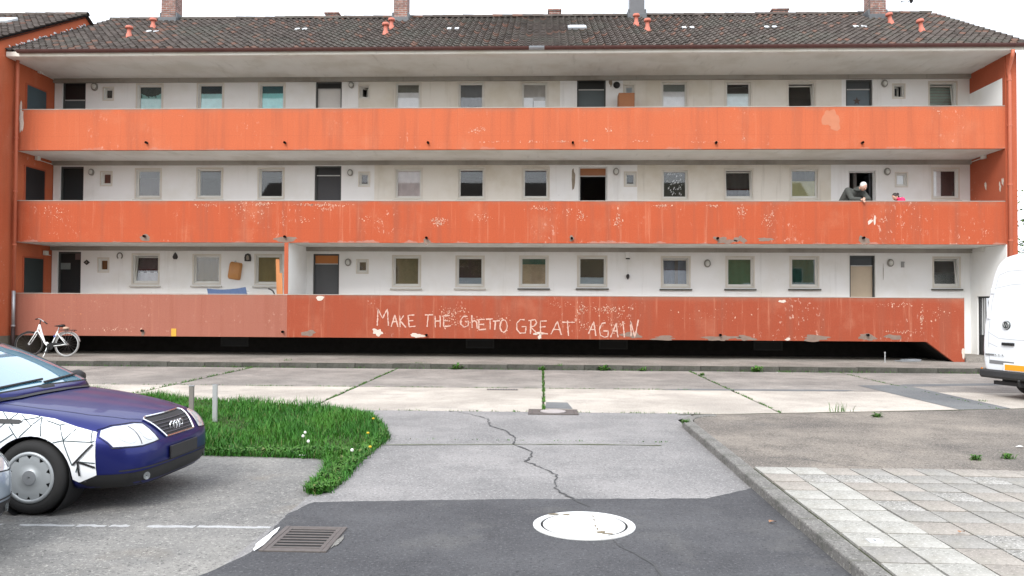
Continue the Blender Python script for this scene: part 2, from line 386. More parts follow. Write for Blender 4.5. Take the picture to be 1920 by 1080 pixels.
# raised terrace on the right with kerb and paving slabs
b1, b2 = G(1296, 776, .08), G(1925, 764, .08)
terr = MB(); terr.prism([(2.11,-6),(20,-6),(20,b2.y+1.5),(b2.x,b2.y),(b1.x,b1.y),(2.45,12.05),(2.28,11.85),(2.16,11.5),(2.11,11.2)], -.05, .068)
terr = terr.build('terrace', M['platform'], kind='structure')
tb = sheet('terrace_bed', [(2.11,-1),(7.6,-1),(7.6,8.13),(2.11,8.13)], .0695, M['joint'], terr)
kb = MB(); kb.box(-.15, 0, .006, .994, -.05, .085); km = kb.mesh('kerb_stone', M['kerb'])
for i in range(9):
    o = obj('kerb_stone', km, terr); o.location = (2.11+random.uniform(-.004,.004), 2.2+i, 0)
    md = o.modifiers.new('bevel', 'BEVEL'); md.width = .015; md.segments = 2
cv = MB(); arc_o = []; arc_i = []
for k in range(9):
    a = math.pi - k*math.pi/2*1.02/8; arc_o.append((2.56+.60*math.cos(a), 11.2+.85*math.sin(a))); arc_i.append((2.56+.45*math.cos(a), 11.2+.70*math.sin(a)))
cv.prism(list(reversed(arc_o))[::-1][::-1]+arc_i, -.05, .082); cv.build('kerb_stone', M['kerb'], terr, bevel=.012)
ribbon('edge_joint', jag([(b1.x-.2,b1.y-.03),(b1.x+2.5,(b1.y*.6+b2.y*.4)-.03),(b2.x,b2.y-.03)], .25, .02), .05, .0692, M['joint'], terr, .6)
ribbon('crack', jag([G(*p, .068) for p in ((1440,857),(1500,860),(1580,872),(1640,876))], .09, .015), .012, .0692, M['crack'], terr, .5)
slabm = []
for nm, lo, hi in (('pale', (.31,.302,.275), (.40,.388,.357)), ('beige', (.265,.242,.215), (.34,.31,.276)), ('grey', (.235,.225,.206), (.31,.297,.275)), ('wash', (.235,.227,.21), (.36,.348,.325))):
    slabm.append(mat_ground('paving_'+nm, lo, hi, .65 if nm == 'wash' else .30, .7, (.25,.235,.20), 2.0))
def slab_mesh(m, k):
    mb = MB(); rr = random.Random(k); sx, sy = .1495, .1585
    mb.prism([(-sx+rr.uniform(0,.006),-sy),(sx,-sy+rr.uniform(0,.006)),(sx-rr.uniform(0,.006),sy),(-sx,sy)], 0, .022); return mb.mesh('paving_slab', m)
sm = [[slab_mesh(m, i*7+j) for j in range(3)] for i, m in enumerate(slabm)]
rr = random.Random(11)
for ci in range(16):
    for ri in range(16):
        X, Y = 2.275+ci*.312, 7.965-ri*.331
        if Y < 3.6 and X > 5: continue
        if (X-1)/Y > 1.05: continue
        kind = rr.choices([0, 1, 2, 3], [8, 1.2, .3, .8] if ci < 2 else ([.5, 4, 2.2, 1.8] if ci < 5 else [.05, 2, 5, 2]))[0]
        o = obj('paving_slab', rr.choice(sm[kind]), terr); o.location = (X+rr.uniform(-.004,.004)+.012*(8-Y)*.3, Y, .064+rr.uniform(-.003,.004)); o.rotation_euler = (rr.uniform(-.008,.008), rr.uniform(-.008,.008), rr.uniform(-.01,.01)-.012)

# ================================================================== APARTMENT BUILDING
XL, XR0, XR1 = -15.88, 13.26, 13.56
YF, YW = 23.4, 25.3
ZB = [(.69, 1.94), (3.49, 4.72), (6.25, 7.47)]
FL = [.89, 3.69, 6.45]
CEIL = [3.49, 6.25, 8.93]
EY, EZ, RY, RZ = 22.93, 9.10, 28.6, 12.02
house = thing('apartment_building', 'long orange and white gallery block with brown tiled roof and three balcony bands', 'building')

def wall_open(name, x0, x1, z0, z1, Y, th, ops, zones, mats):
    xs = sorted({x0, x1, *[o[0] for o in ops], *[o[1] for o in ops], *[zx for zx in zones if x0 < zx < x1]}); zs = sorted({z0, z1, *[o[2] for o in ops], *[o[3] for o in ops]})
    mb = MB()
    def zone(x):
        k = 0
        for zx in sorted(zones):
            if x > zx: k = zones[zx]
        return k
    for a, b in zip(xs, xs[1:]):
        for c, d in zip(zs, zs[1:]):
            mx_, mz = (a+b)/2, (c+d)/2
            if any(o[0] < mx_ < o[1] and o[2] < mz < o[3] for o in ops): continue
            mb.cur = zone(mx_)
            mb.add([(a,Y,c),(b,Y,c),(b,Y,d),(a,Y,d)], [(0,1,2,3)]); mb.cur = len(mats)-1
            mb.add([(a,Y+th,c),(b,Y+th,c),(b,Y+th,d),(a,Y+th,d)], [(3,2,1,0)])
    for o in ops:
        a, b, c, d = o[:4]; mb.cur = zone((a+b)/2)
        mb.add([(a,Y,c),(b,Y,c),(b,Y,d),(a,Y,d),(a,Y+th,c),(b,Y+th,c),(b,Y+th,d),(a,Y+th,d)], [(0,4,5,1),(1,5,6,2),(2,6,7,3),(3,7,4,0)])
    return mb.build(name, mats, house)

def sash_ring(mb, x0, x1, z0, z1, y0, y1, t, tb=None):
    tb = tb or t
    mb.box(x0, x0+t, y0, y1, z0, z1); mb.box(x1-t, x1, y0, y1, z0, z1); mb.box(x0+t, x1-t, y0+.001, y1-.001, z1-t, z1); mb.box(x0+t, x1-t, y0+.001, y1-.001, z0, z0+tb)

FAB = {}
def fabric(col):
    if col not in FAB: FAB[col] = plain('fabric_%02d' % len(FAB), tuple(min(.85, v*(1.7 if max(col) > 140 else 1.0)) for v in lin(col)), .9, var=.18, scale=5, spec=.1)
    return FAB[col]
def drape(x0, x1, z0, z1, Y, col, parent, amp=.018, name='curtain', sag=0):
    mb = MB(); n = 22; k = 3; ph = random.random()*6; f = random.uniform(24, 34)
    vs = []
    for j in range(k+1):
        for i in range(n+1):
            x_ = x0+(x1-x0)*i/n; t = j/k; zt = z1 - (sag*math.sin(math.pi*i/n)*random.uniform(.8, 1.2) if j == k else 0)
            vs.append((x_, Y+amp*math.sin(x_*f+ph)*(1-.3*t), z0+(zt-z0)*t))
    mb.add(vs, [(j*(n+1)+i, j*(n+1)+i+1, (j+1)*(n+1)+i+1, (j+1)*(n+1)+i) for j in range(k) for i in range(n)])
    return mb.build(name, fabric(col), parent, True)

def window(px, floor, style, tilt=0, small=False):
    x0 = V(px[0], px[1], YW).x; x1 = V(px[2], px[1], YW).x; z1 = V((px[0]+px[2])/2, px[1], YW).z
    z0 = V((px[0]+px[2])/2, px[3], YW).z
    return (x0, x1, z0, z1, style, tilt, small, floor)
def build_window(wd):
    x0, x1, z0, z1, style, tilt, small, floor = wd
    t = .035 if small else .030
    mb = MB(); sash_ring(mb, x0+.001, x1-.001, z0+.001, z1-.001, YW+.05, YW+.12, t, t*1.25)
    win = mb.build('window', M['pvc'], house, bevel=.006)
    sr = MB(); b = .04 if small else .05; sash_ring(sr, x0-b, x1+b, z0-b, z1+b, YW-.012, YW-.001, b); sr.build('surround', M['surround'], win)
    if not small:
        s = MB(); s.box(x0-.09, x1+.09, YW-.09, YW+.0, z0-.075-b, z0-b-.03); s.build('sill', M['sillg'] if floor == 0 and x0 > -1.5 else M['sillm'], win, bevel=.01)
    ax0, ax1, az0, az1 = x0+t, x1-t, z0+t*1.25, z1-t
    st = .038 if small else .040
    if not tilt:
        s = MB(); sash_ring(s, ax0-.012, ax1+.012, az0-.012, az1+.012, YW+.062, YW+.112, st); so_ = s.build('sash', M['pvc'], win, bevel=.008)
        g = MB(); g.box(ax0+st-.02, ax1-st+.02, YW+.084, YW+.089, az0+st-.02, az1-st+.02); g.build('pane', M['glass_b'] if floor == 1 and not style else M['glass'], win)
    else:
        # tilt > 0 : bottom-hung, leaning into the room ; tilt < 0 : opened sideways
        for nm, mt in (('sash', M['pvc']), ('pane', M['glass'])):
            s = MB()
            if tilt > 0:
                o_ = (0, az1-az0)
                if nm == 'sash': sash_ring(s, ax0-.012, ax1+.012, 0, az1-az0, -.025, .025, st)
                else: s.box(ax0+st-.02, ax1-st+.02, -.003, .003, st-.02, az1-az0-st+.02)
                o = s.build(nm, mt, win); o.location = (0, YW+.10, az0); o.rotation_euler = (-R(tilt), 0, 0)
            else:
                if nm == 'sash': sash_ring(s, 0, ax1-ax0, az0, az1, -.025, .025, st)
                else: s.box(st-.02, ax1-ax0-st+.02, -.003, .003, az0+st-.02, az1-st+.02)
                o = s.build(nm, mt, win); o.location = (ax0, YW+.10, 0); o.rotation_euler = (0, 0, R(-tilt))
    yc = YW+.104 if tilt <= 0 else YW+.32
    W_, H_ = ax1-ax0, az1-az0
    e = .05 if tilt else -(st-.019)
    for (fa, fb, ga, gb, col, kind) in style:
        a, b_, c, d = ax0-e+(W_+2*e)*fa, ax0-e+(W_+2*e)*fb, az0-e+(H_+2*e)*ga, az0-e+(H_+2*e)*gb
        if kind == 'c': drape(a, b_, c, d, yc+(0 if tilt else .012), col, win, .016 if tilt else .009)
        elif kind == 's': drape(a, b_, c, d, yc, col, win, .010, sag=.12)
        elif kind == 'f':
            q_ = MB(); q_.box(a, b_, yc-.004, yc+.004, c, d); q_.build('blind', fabric(col), win)
        elif kind == 'l':      # slatted blind
            q_ = MB(); n = max(3, int((d-c)/.09))
            for k in range(n):
                z_ = c+(d-c)*k/n; h = (d-c)/n*.97
                q_.add([(a,yc-.012,z_),(b_,yc-.012,z_),(b_,yc+.008,z_+h),(a,yc+.008,z_+h)], [(0,1,2,3)])
            q_.build('slatted_blind', fabric(col), win)
        elif kind == 'v':      # lace: small dots and sprigs on the pane
            q_ = MB(); rr = random.Random(int(a*100))
            for k in range(46):
                u, v_ = rr.uniform(a+.08, b_-.08), rr.uniform(c+.06, d-.06); s_ = rr.uniform(.008, .018)
                q_.add([(u-s_,yc-.009,v_-s_*2.2),(u+s_,yc-.009,v_-s_),(u+s_*1.3,yc-.009,v_+s_*2),(u-s_,yc-.009,v_+s_)], [(0,1,2,3)])
            q_.build('lace', fabric(col), win, kind='stuff')
    return win

T, MI, GR = 2, 1, 0
full = lambda c, k='c': [(0, 1, 0, 1, c, k)]
WIN = [
 # top floor (lower part hidden by the band)
 window((258,159,304,216), T, [(0,1,0,.78,(120,160,156),'s'), (0,1,.6,1,(52,74,74),'c')]),
 window((372,157,418,216), T, [(0,1,0,.74,(150,196,208),'f'), (0,1,.72,1,(36,60,72),'f')]),
 window((487,157,533,216), T, [(0,1,0,.75,(126,192,204),'f'), (0,1,.74,1,(46,108,116),'f')]),
 window((742,155,788,215), T, [(0,1,0,.74,(245,245,250),'f'), (0,1,.73,1,(120,120,112),'f')]),
 window((860,155,907,215), T, full((120,124,128))),
 window((979,155,1026,215), T, [(0,.42,0,.55,(226,230,222),'f'), (.45,1,0,.45,(222,226,220),'f'), (0,1,.45,1,(148,144,140),'c')]),
 window((1241,154,1288,214), T, [(0,1,0,.76,(245,247,250),'f'), (0,1,.75,1,(128,134,130),'f')]),
 window((1361,154,1408,214), T, [(0,1,0,.68,(176,190,200),'f'), (0,1,.9,1,(30,34,36),'f')]),
 window((1478,155,1527,213), T, [], tilt=9),
 window((1743,155,1792,213), T, full((132,146,138), 'l'), tilt=9),
 # middle floor
 window((256,318,301,370), MI, [(0,1,0,.72,(70,66,66),'c')]),
 window((371,317,416,370), MI, []),
 window((486,317,531,371), MI, []),
 window((742,317,790,371), MI, [(0,1,0,1,(168,158,156),'c')]),
 window((860,316,908,371), MI, []),
 window((981,316,1028,371), MI, []),
 window((1242,319,1289,372), MI, [(0,1,0,1,(66,68,58),'c'), (0,1,0,1,(190,195,185),'v')]),
 window((1360,318,1411,372), MI, full((26,26,28)), tilt=8),
 window((1483,317,1533,371), MI, [(0,1,0,.6,(142,140,104),'f'), (0,1,.58,1,(60,64,50),'c')]),
 window((1749,317,1796,371), MI, [(0,.36,0,1,(205,208,212),'f'), (.36,1,0,1,(72,72,74),'c')]),
 # ground floor
 window((250,478,297,531), GR, [(0,1,.38,1,(70,44,48),'c'), (0,1,0,.42,(150,148,152),'c')], tilt=9),
 window((364,479,412,531), GR, full((118,104,72))),
 window((480,479,526,532), GR, full((120,106,68))),
 window((738,481,787,536), GR, full((138,126,100))),
 window((857,482,906,536), GR, [(0,1,.24,1,(92,78,74),'c'), (0,1,0,.25,(128,136,142),'f')]),
 window((976,482,1026,536), GR, [(0,1,.78,1,(84,112,104),'f'), (0,1,0,.8,(142,128,108),'c')]),
 window((1085,482,1136,536), GR, [(0,1,.26,1,(66,64,66),'f'), (0,1,0,.27,(126,138,146),'f')]),
 window((1242,483,1292,537), GR, [(0,1,0,1,(108,120,136),'c')], tilt=8),
 window((1363,483,1412,537), GR, full((52,100,76))),
 window((1483,483,1533,537), GR, full((44,84,74))),
 window((1751,484,1798,537), GR, [(0,1,0,.5,(70,78,76),'c')], tilt=9),
 # small bathroom windows
 window((195,165,212,187), T, full((60,62,62)), 0, True), window((674,161,692,184), T, [], -40, True), window((1171,160,1189,186), T, full((150,156,160),'f'), 0, True), window((1675,159,1695,183), T, [], -35, True),
 window((190,323,209,347), MI, full((80,80,78)), 0, True), window((674,324,692,348), MI, full((40,26,26)), 0, True), window((1172,324,1192,348), MI, [], 0, True), window((1680,325,1700,349), MI, full((190,192,196),'f'), 0, True),
 window((185,485,203,509), GR, full((96,84,56)), 0, True), window((670,488,689,511), GR, full((120,104,92)), 0, True),
]
# doors: px box, floor, leaf colour, transom (height fraction, colour) or None, open?
DOOR = [
 ((117,153,161), T, (70,78,80), (.25,(28,28,30)), 0), ((592,153,641), T, (205,203,198), (.10,(14,14,14)), 0), ((1082,148,1136), T, (78,88,90), (.14,(24,26,26)), 0), ((1586,149,1636), T, (92,104,110), (.13,(56,60,62)), 0),
 ((113,312,157), MI, (24,32,34), None, 0), ((590,311,640), MI, (58,58,60), (.13,(26,26,28)), 0), ((1085,312,1139), MI, (30,26,26), (.13,(150,96,58)), 1), ((1591,320,1642), MI, (60,62,66), None, 1),
 ((108,472,152), GR, (24,30,32), None, 0), ((587,476,636), GR, (84,86,88), (.14,(188,116,56)), 0), ((1593,479,1641), GR, (190,174,150), (.14,(22,28,28)), 0),
]
doors = []
for (a, t_, b), fl, col, tr, op in DOOR:
    x0, x1 = V(a, t_, YW).x, V(b, t_, YW).x; z1 = V((a+b)/2, t_, YW).z; doors.append((x0, x1, FL[fl], z1, fl, col, tr, op))
ZONES = [
 {XL-1: 0},
 {XL-1: 0, V(702,340,YW).x: 1, V(1030,340,YW).x: 0, V(1195,340,YW).x: 1, V(1558,340,YW).x: 0},
 {XL-1: 0, V(672,180,YW).x: 1, V(1050,180,YW).x: 0, V(1168,180,YW).x: 1, V(1578,180,YW).x: 0},
]
for fl in range(3):
    ops = [(w_[0], w_[1], w_[2], w_[3]) for w_ in WIN if w_[7] == fl]+[(d[0], d[1], d[2], d[3]) for d in doors if d[4] == fl]
    gate_op = []
    z0 = FL[fl] if fl else .12
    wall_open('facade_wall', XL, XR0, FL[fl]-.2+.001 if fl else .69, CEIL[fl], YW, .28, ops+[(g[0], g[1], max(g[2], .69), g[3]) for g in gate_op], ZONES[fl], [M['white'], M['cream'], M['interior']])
for w_ in WIN: build_window(w_)
# plinth under the ground floor gallery
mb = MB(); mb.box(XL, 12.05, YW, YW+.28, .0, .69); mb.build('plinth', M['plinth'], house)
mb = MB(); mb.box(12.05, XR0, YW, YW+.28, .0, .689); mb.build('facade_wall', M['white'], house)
for a in (440, 900, 1150, 1440):
    X = V(a, 650, YW).x; mb = MB(); sash_ring(mb, X-.45, X+.45, .30, .60, YW-.02, YW-.002, .05); cw = mb.build('cellar_window', plain('cellar_frame', (.04,.04,.04), .8), house)
    mb = MB(); mb.box(X-.40, X+.40, YW-.012, YW-.004, .35, .55); mb.build('pane', M['black'], cw)

def door(d):
    x0, x1, z0, z1, fl, col, tr, op = d
    fm = plain('door_frame', lin((70,72,70)) if fl != 1 or x0 < 0 else (.62,.62,.6), .6)
    mb = MB(); t = .05
    mb.box(x0+.001, x0+t, YW+.06, YW+.16, z0, z1-.001); mb.box(x1-t, x1-.001, YW+.06, YW+.16, z0, z1-.001); mb.box(x0+t, x1-t, YW+.06, YW+.16, z1-t, z1-.001)
    dr = mb.build('door', fm, house)
    zt = z1-t
    if tr:
        zc = z1-.0-(z1-z0)*tr[0]; zc = z1-max(.22, (z1-z0)*tr[0])
        s = MB(); s.box(x0+t, x1-t, YW+.10, YW+.112, zc+.03, zt); s.build('transom', plain('transom', lin(tr[1]), .35, var=.15, scale=3), dr)
        s = MB(); s.box(x0+t, x1-t, YW+.085, YW+.14, zc, zc+.03); s.build('transom_bar', plain('transom_bar', (.5,.5,.48), .6), dr); zt = zc
    lm = plain('door_leaf', lin(col), .55, var=.14, scale=2.5)
    s = MB()
    s.box(0, x1-x0-2*t, -.02, .02, z0, zt-.002)
    leaf = s.build('leaf', lm, dr); leaf.location = (x0+t, YW+.13, 0)
    if op: leaf.rotation_euler = (0, 0, R(82)); leaf.location = (x0+t, YW+.2, 0) if x0 < 5 else (x1-t-.05, YW+.2, 0)
    s = MB(); s.tube([(x1-x0-2*t-.06, -.021, z0+1.05), (x1-x0-2*t-.06, -.06, z0+1.05), (x1-x0-2*t-.17, -.06, z0+1.05)], .011, 6)
    h = s.build('handle', M['galv'], dr); h.location = leaf.location; h.rotation_euler = leaf.rotation_euler
    return dr
DR = [door(d) for d in doors]
# star on the upper right door, notice papers on the lower left door
s = MB(); cx, cz, y_ = V(1609,188,YW).x, V(1609,188,YW).z, YW+.10
s.prism_y([(cx+(.13 if k % 2 == 0 else .055)*math.sin(k*math.pi/5), cz+(.13 if k % 2 == 0 else .055)*math.cos(k*math.pi/5)) for k in range(10)], y_, y_+.008); s.build('star', plain('star_brown', (.09,.065,.055), .8), DR[3])
for (a, b, c, d_), col in (((113,493,132,505),(120,128,126)), ((141,475,152,487),(110,92,92))):
    s = MB(); p0, p1 = V(a, d_, YW+.1), V(c, b, YW+.1); s.box(p0.x, p1.x, YW+.102, YW+.108, p0.z, p1.z); s.build('notice', plain('notice', lin(col), .8, var=.3, scale=40), DR[8])

# gallery slabs, beams, bands
for fl in range(3):
    zb = ZB[fl][0]
    mb = MB(); mb.box(XL, XR0 if fl else 10.9, YF+.12, YW+.28, zb+.001, FL[fl]); mb.build('gallery_slab', M['soffit'], house)
    mb = MB(); mb.box(XL, XR0, YW-.10, YW, CEIL[fl]-.13, CEIL[fl]); mb.build('beam', M['beam'], house)
mb = MB(); mb.box(XL, XR0, EY+.03, YW+.28, 8.93, 9.05); mb.build('eaves_soffit', M['soffit'], house)
mb = MB(); mb.box(XL, XR1+.1, EY, EY+.029, 8.945, 9.085); mb.build('fascia', M['cream'], house)
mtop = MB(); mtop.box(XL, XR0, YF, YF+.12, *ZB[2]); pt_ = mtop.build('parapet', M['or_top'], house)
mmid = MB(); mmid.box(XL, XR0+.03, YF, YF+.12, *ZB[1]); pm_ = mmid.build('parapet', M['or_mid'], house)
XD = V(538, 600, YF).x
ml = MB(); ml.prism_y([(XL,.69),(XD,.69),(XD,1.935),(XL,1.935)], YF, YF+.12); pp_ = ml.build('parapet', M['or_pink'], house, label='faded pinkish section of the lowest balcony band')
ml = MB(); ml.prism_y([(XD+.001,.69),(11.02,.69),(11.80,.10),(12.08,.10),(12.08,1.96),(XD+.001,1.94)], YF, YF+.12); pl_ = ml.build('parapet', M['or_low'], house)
for fl, x1_ in ((0, 12.08), (1, XR0), (2, XR0)):
    mb = MB(); mb.box(XL, x1_-.01, YF-.008, YF+.14, ZB[fl][1]+.002, ZB[fl][1]+.022); mb.build('coping', plain('coping', (.34,.29,.25), .85, var=.3, scale=3), house)
# stairs at the right end
for k in range(5):
    mb = MB(); mb.box(10.9+k*.24, 10.9+(k+1)*.24, YF+.13, YW-.001, min(max(.12, .72-(10.9+k*.24-11.02)*.724), .89-(k+1)*.128-.03), .89-(k+1)*.128); mb.build('step', M['pavement'], house)
mb = MB(); mb.prism_y([(10.92,.69),(11.02,.69),(11.80,.125),(12.05,.125),(11.2,.70),(10.92,.70)], YF+.125, YW-.002); mb.build('stair_soffit', M['plinth'], house)  # takes the plinth's near-black: shade below the stairs is in the colour
mb = MB(); mb.box(12.10, XR0, YF-.05, YW-.001, .12, .25); mb.build('landing', M['pavement'], house)
# end walls
mb = MB(); mb.box(XR0+.001, XR1, YF-.02, 33.8, 3.49, 9.05); mb.build('end_wall', M['or_dark'], house)
for y0_, y1_, z0_, z1_ in ((YF-.018,24.20,0,3.488),(24.95,33.8,0,3.488),(24.20,24.95,2.02,3.488)):
    mb = MB(); mb.box(XR0+.001, XR1-.004, y0_, y1_, z0_, z1_); mb.build('end_wall', M['white'], house)
mb = MB(); mb.box(XR0-.004, XR0-.0005, YF+.13, YW-.001, 6.46, 8.32); mb.build('painted_panel', M['white'], house)
mb = MB(); mb.box(XR0+.02, XR1+.006, YF-.05, YF-.021, .12, 9.0); mb.build('corner_pier', M['or_dark'], house)
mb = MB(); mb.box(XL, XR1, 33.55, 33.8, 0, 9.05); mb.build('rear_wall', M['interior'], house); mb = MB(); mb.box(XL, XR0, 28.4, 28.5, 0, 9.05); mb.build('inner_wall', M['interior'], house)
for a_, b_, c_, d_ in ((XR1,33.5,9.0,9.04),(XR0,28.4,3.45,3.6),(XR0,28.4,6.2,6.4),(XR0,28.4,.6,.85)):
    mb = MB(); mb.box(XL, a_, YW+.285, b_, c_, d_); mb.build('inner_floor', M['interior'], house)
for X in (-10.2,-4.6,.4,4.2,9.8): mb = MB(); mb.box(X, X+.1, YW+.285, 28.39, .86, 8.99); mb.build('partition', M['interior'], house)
# gable triangle on the right end
mb = MB(); mb.add([(XR1,YF-.02,9.05),(XR1,33.8,9.05),(XR1,28.6,11.85),(XR1-.2,YF-.02,9.05),(XR1-.2,33.8,9.05),(XR1-.2,28.6,11.85)], [(0,1,2),(3,5,4),(0,2,5,3),(1,4,5,2)]); mb.build('gable', M['or_dark'], house)
# dividing wall on the ground floor gallery
X0 = V(533, 500, YF).x
mb = MB(); mb.box(X0, X0+.11, YF+.03, YW, 1.97, 3.489); mb.cur = 0; mb.build('dividing_wall', M['white'], house)
mb = MB(); mb.box(X0-.004, X0+.114, YF+.0, YF+.029, 1.965, 3.489); mb.build('dividing_wall_edge', M['or_dark'], house)
# gate at the far right
gt = MB()
for y0_, y1_, z0_, z1_ in ((24.205,24.255,.14,2.015),(24.895,24.945,.14,2.015),(24.255,24.895,1.965,2.015),(24.255,24.895,.14,.19)): gt.box(XR0+.05, XR0+.09, y0_, y1_, z0_, z1_)
gate = gt.build('gate', M['black'], house)
for k in range(5):
    s = MB(); y_ = 24.335+k*.115; s.box(XR0+.062, XR0+.074, y_, y_+.036, .19, 1.965); s.build('bar', M['black'], gate)
s = MB(); s.box(XR0+.06, XR0+.08, 24.255, 24.895, .19, .85); s.build('kick_plate', M['black'], gate)
s = MB(); s.box(XR0+.02, XR0+.05, 24.26, 24.31, 1.05, 1.15); s.build('lock', M['black'], gate)
# water spouts
for row, (zpx, pr) in enumerate((([(276,268),(535,268),(803,268),(1074,268),(1342,268),(1616,268)], pt_), ([(272,443),(535,444),(800,446),(1072,447),(1345,447),(1618,446)], pm_), ([(268,620),(531,622)], pp_), ([(800,628),(1350,628),(1626,628)], pl_))):
    for a, b in zpx:
        p = V(a, b, YF); s = MB(); s.lathe([(.036,-.10),(.036,.0),(.026,0.0),(.026,-.09)], (p.x, YF, p.z), 'y', 10, False); s.add([(p.x-.026,YF-.004,p.z-.026),(p.x+.026,YF-.004,p.z-.026),(p.x+.026,YF-.004,p.z+.026),(p.x-.026,YF-.004,p.z+.026)], [(0,1,2,3)])
        s.build('water_spout', M['black'], pr)

# worn spots on the bands with a shape of their own
fk = plain('flake_pale', (.56,.33,.24), .95, var=.25, scale=18); wh = plain('bare_filler', (.64,.55,.47), .95, var=.25, scale=18, fine=.3); gy = plain('bare_concrete', (.235,.165,.13), .95, var=.3, scale=9, fine=.3); pk = plain('paler_paint', (.44,.165,.09), .95, var=.15, scale=5)
def spot(cx, cy, rx, ry, mat, parent, n=18, j=.4, dy=.003):
    c = V(cx, cy, YF); s = MB(); k = YF/F
    poly = rag(c.x, c.z, rx*k, ry*k, n, j); s.add([(a, YF-dy, b) for a, b in poly]+[(c.x, YF-dy, c.z)], [(i, (i+1) % n, n) for i in range(n)]); return s.build('worn_spot', mat, parent)
def flecks(cx, cy, rx, ry, num, mat, parent, dy=.004, tall=1.6):
    s = MB(); k = YF/F; rr = random.Random(int(cx*7+cy))
    for _ in range(num):
        a = rr.gauss(cx, rx*.5); b = rr.gauss(cy, ry*.5); c = V(a, b, YF); r_ = rr.choice([.3,.4,.5,.6,.8,1.2])*rr.uniform(.7,1.1)*k
        poly = rag(c.x, c.z, r_, r_*rr.uniform(.6, tall), 7, .5, rr); s.add([(u, YF-dy, v_) for u, v_ in poly], [tuple(range(7))])
    return s.build('flaked_paint', fk if mat is wh else mat, parent, kind='stuff')
spot(708,623,8,7,wh,pl_,22,.5); spot(782,629,13,4,wh,pl_); spot(600,559,8,4.5,wh,pl_,14,.2); spot(578,625,14,5,gy,pl_); spot(1010,625,8,3,wh,pl_,12,.7); spot(1012,631,3,5,wh,pl_); spot(1467,565,6,3,wh,pl_); spot(1477,636,5,2.5,wh,pl_)
spot(1245,634,22,4,gy,pl_,26,.5); spot(1350,634,26,5,gy,pl_,30,.5); spot(1398,634,18,4,gy,pl_,22,.5); spot(1185,628,16,6,gy,pl_,20,.5); spot(1530,634,26,5,gy,pl_,22,.5); spot(1626,632,14,7,gy,pl_); spot(1676,632,14,5,gy,pl_); spot(1806,662,3,9,wh,pl_,12,.4)
for f_ in ((850,585,26,12,90),(870,605,44,14,110),(940,600,14,16,30),(1092,582,12,14,60),(1140,580,34,9,130),(1150,606,30,16,70),(1100,612,20,10,40),(835,590,10,14,30),(1675,571,40,6,40),(1690,622,30,3,50),(1728,600,3,22,50),(1760,590,22,20,30),(1050,570,30,8,26),(1340,590,70,20,40)): flecks(*f_, wh, pl_)
spot(272,446,11,6,gy,pm_,20,.3); spot(535,449,19,6,gy,pm_,22,.3); spot(800,453,6,6,gy,pm_); spot(1072,447,5,5,gy,pm_); spot(1358,451,18,6,gy,pm_,22,.6); spot(1388,449,10,6,gy,pm_,18,.6); spot(1435,449,12,4,gy,pm_); spot(1620,451,9,8,gy,pm_); spot(1640,413,2,9,wh,pm_,10,.3); spot(1631,416,4,4,wh,pm_,12,.7)
for f_ in ((823,415,16,8,110),(600,384,48,3,150),(495,383,20,3,50),(610,392,14,4,40),(905,408,14,10,40),(1010,391,30,5,60),(1065,398,6,8,20),(1090,404,10,9,40),(1158,412,8,14,50),(1240,386,14,3,60),(1390,396,8,14,60),(1335,386,14,2,30),(1440,412,12,16,50),(1650,412,14,5,30),(100,400,26,16,40),(460,396,40,14,50),(390,384,24,3,40),(570,412,10,5,24),(700,412,24,8,24)): flecks(*f_, wh, pm_)
spot(1557,222,15,17,pk,pt_,22,.25); spot(1567,238,8,8,pk,pt_,16,.25,.0045)
for f_ in ((890,245,10,5,26),(905,241,6,6,14),(1141,243,8,4,20),(1095,264,14,2,24),(1050,265,18,2,30),(1000,266,30,2,20),(1196,265,16,2,16),(1330,267,40,3,24),(1395,259,6,5,14),(1760,208,10,3,8),(340,217,4,2,4),(930,266,26,2,18)): flecks(*f_, wh, pt_)
flecks(135,585,24,12,30,pk,pp_); flecks(225,617,50,6,44,wh,pp_); spot(268,624,4,5,gy,pp_)
s = MB(); p = V(326,623,YF); s.box(p.x-.075,p.x+.075,YF-.012,YF-.001,.692,p.z+.11); s.build('yellow_marker', plain('yellow_marker', (.55,.30,.03), .7, var=.3, scale=30), pp_)

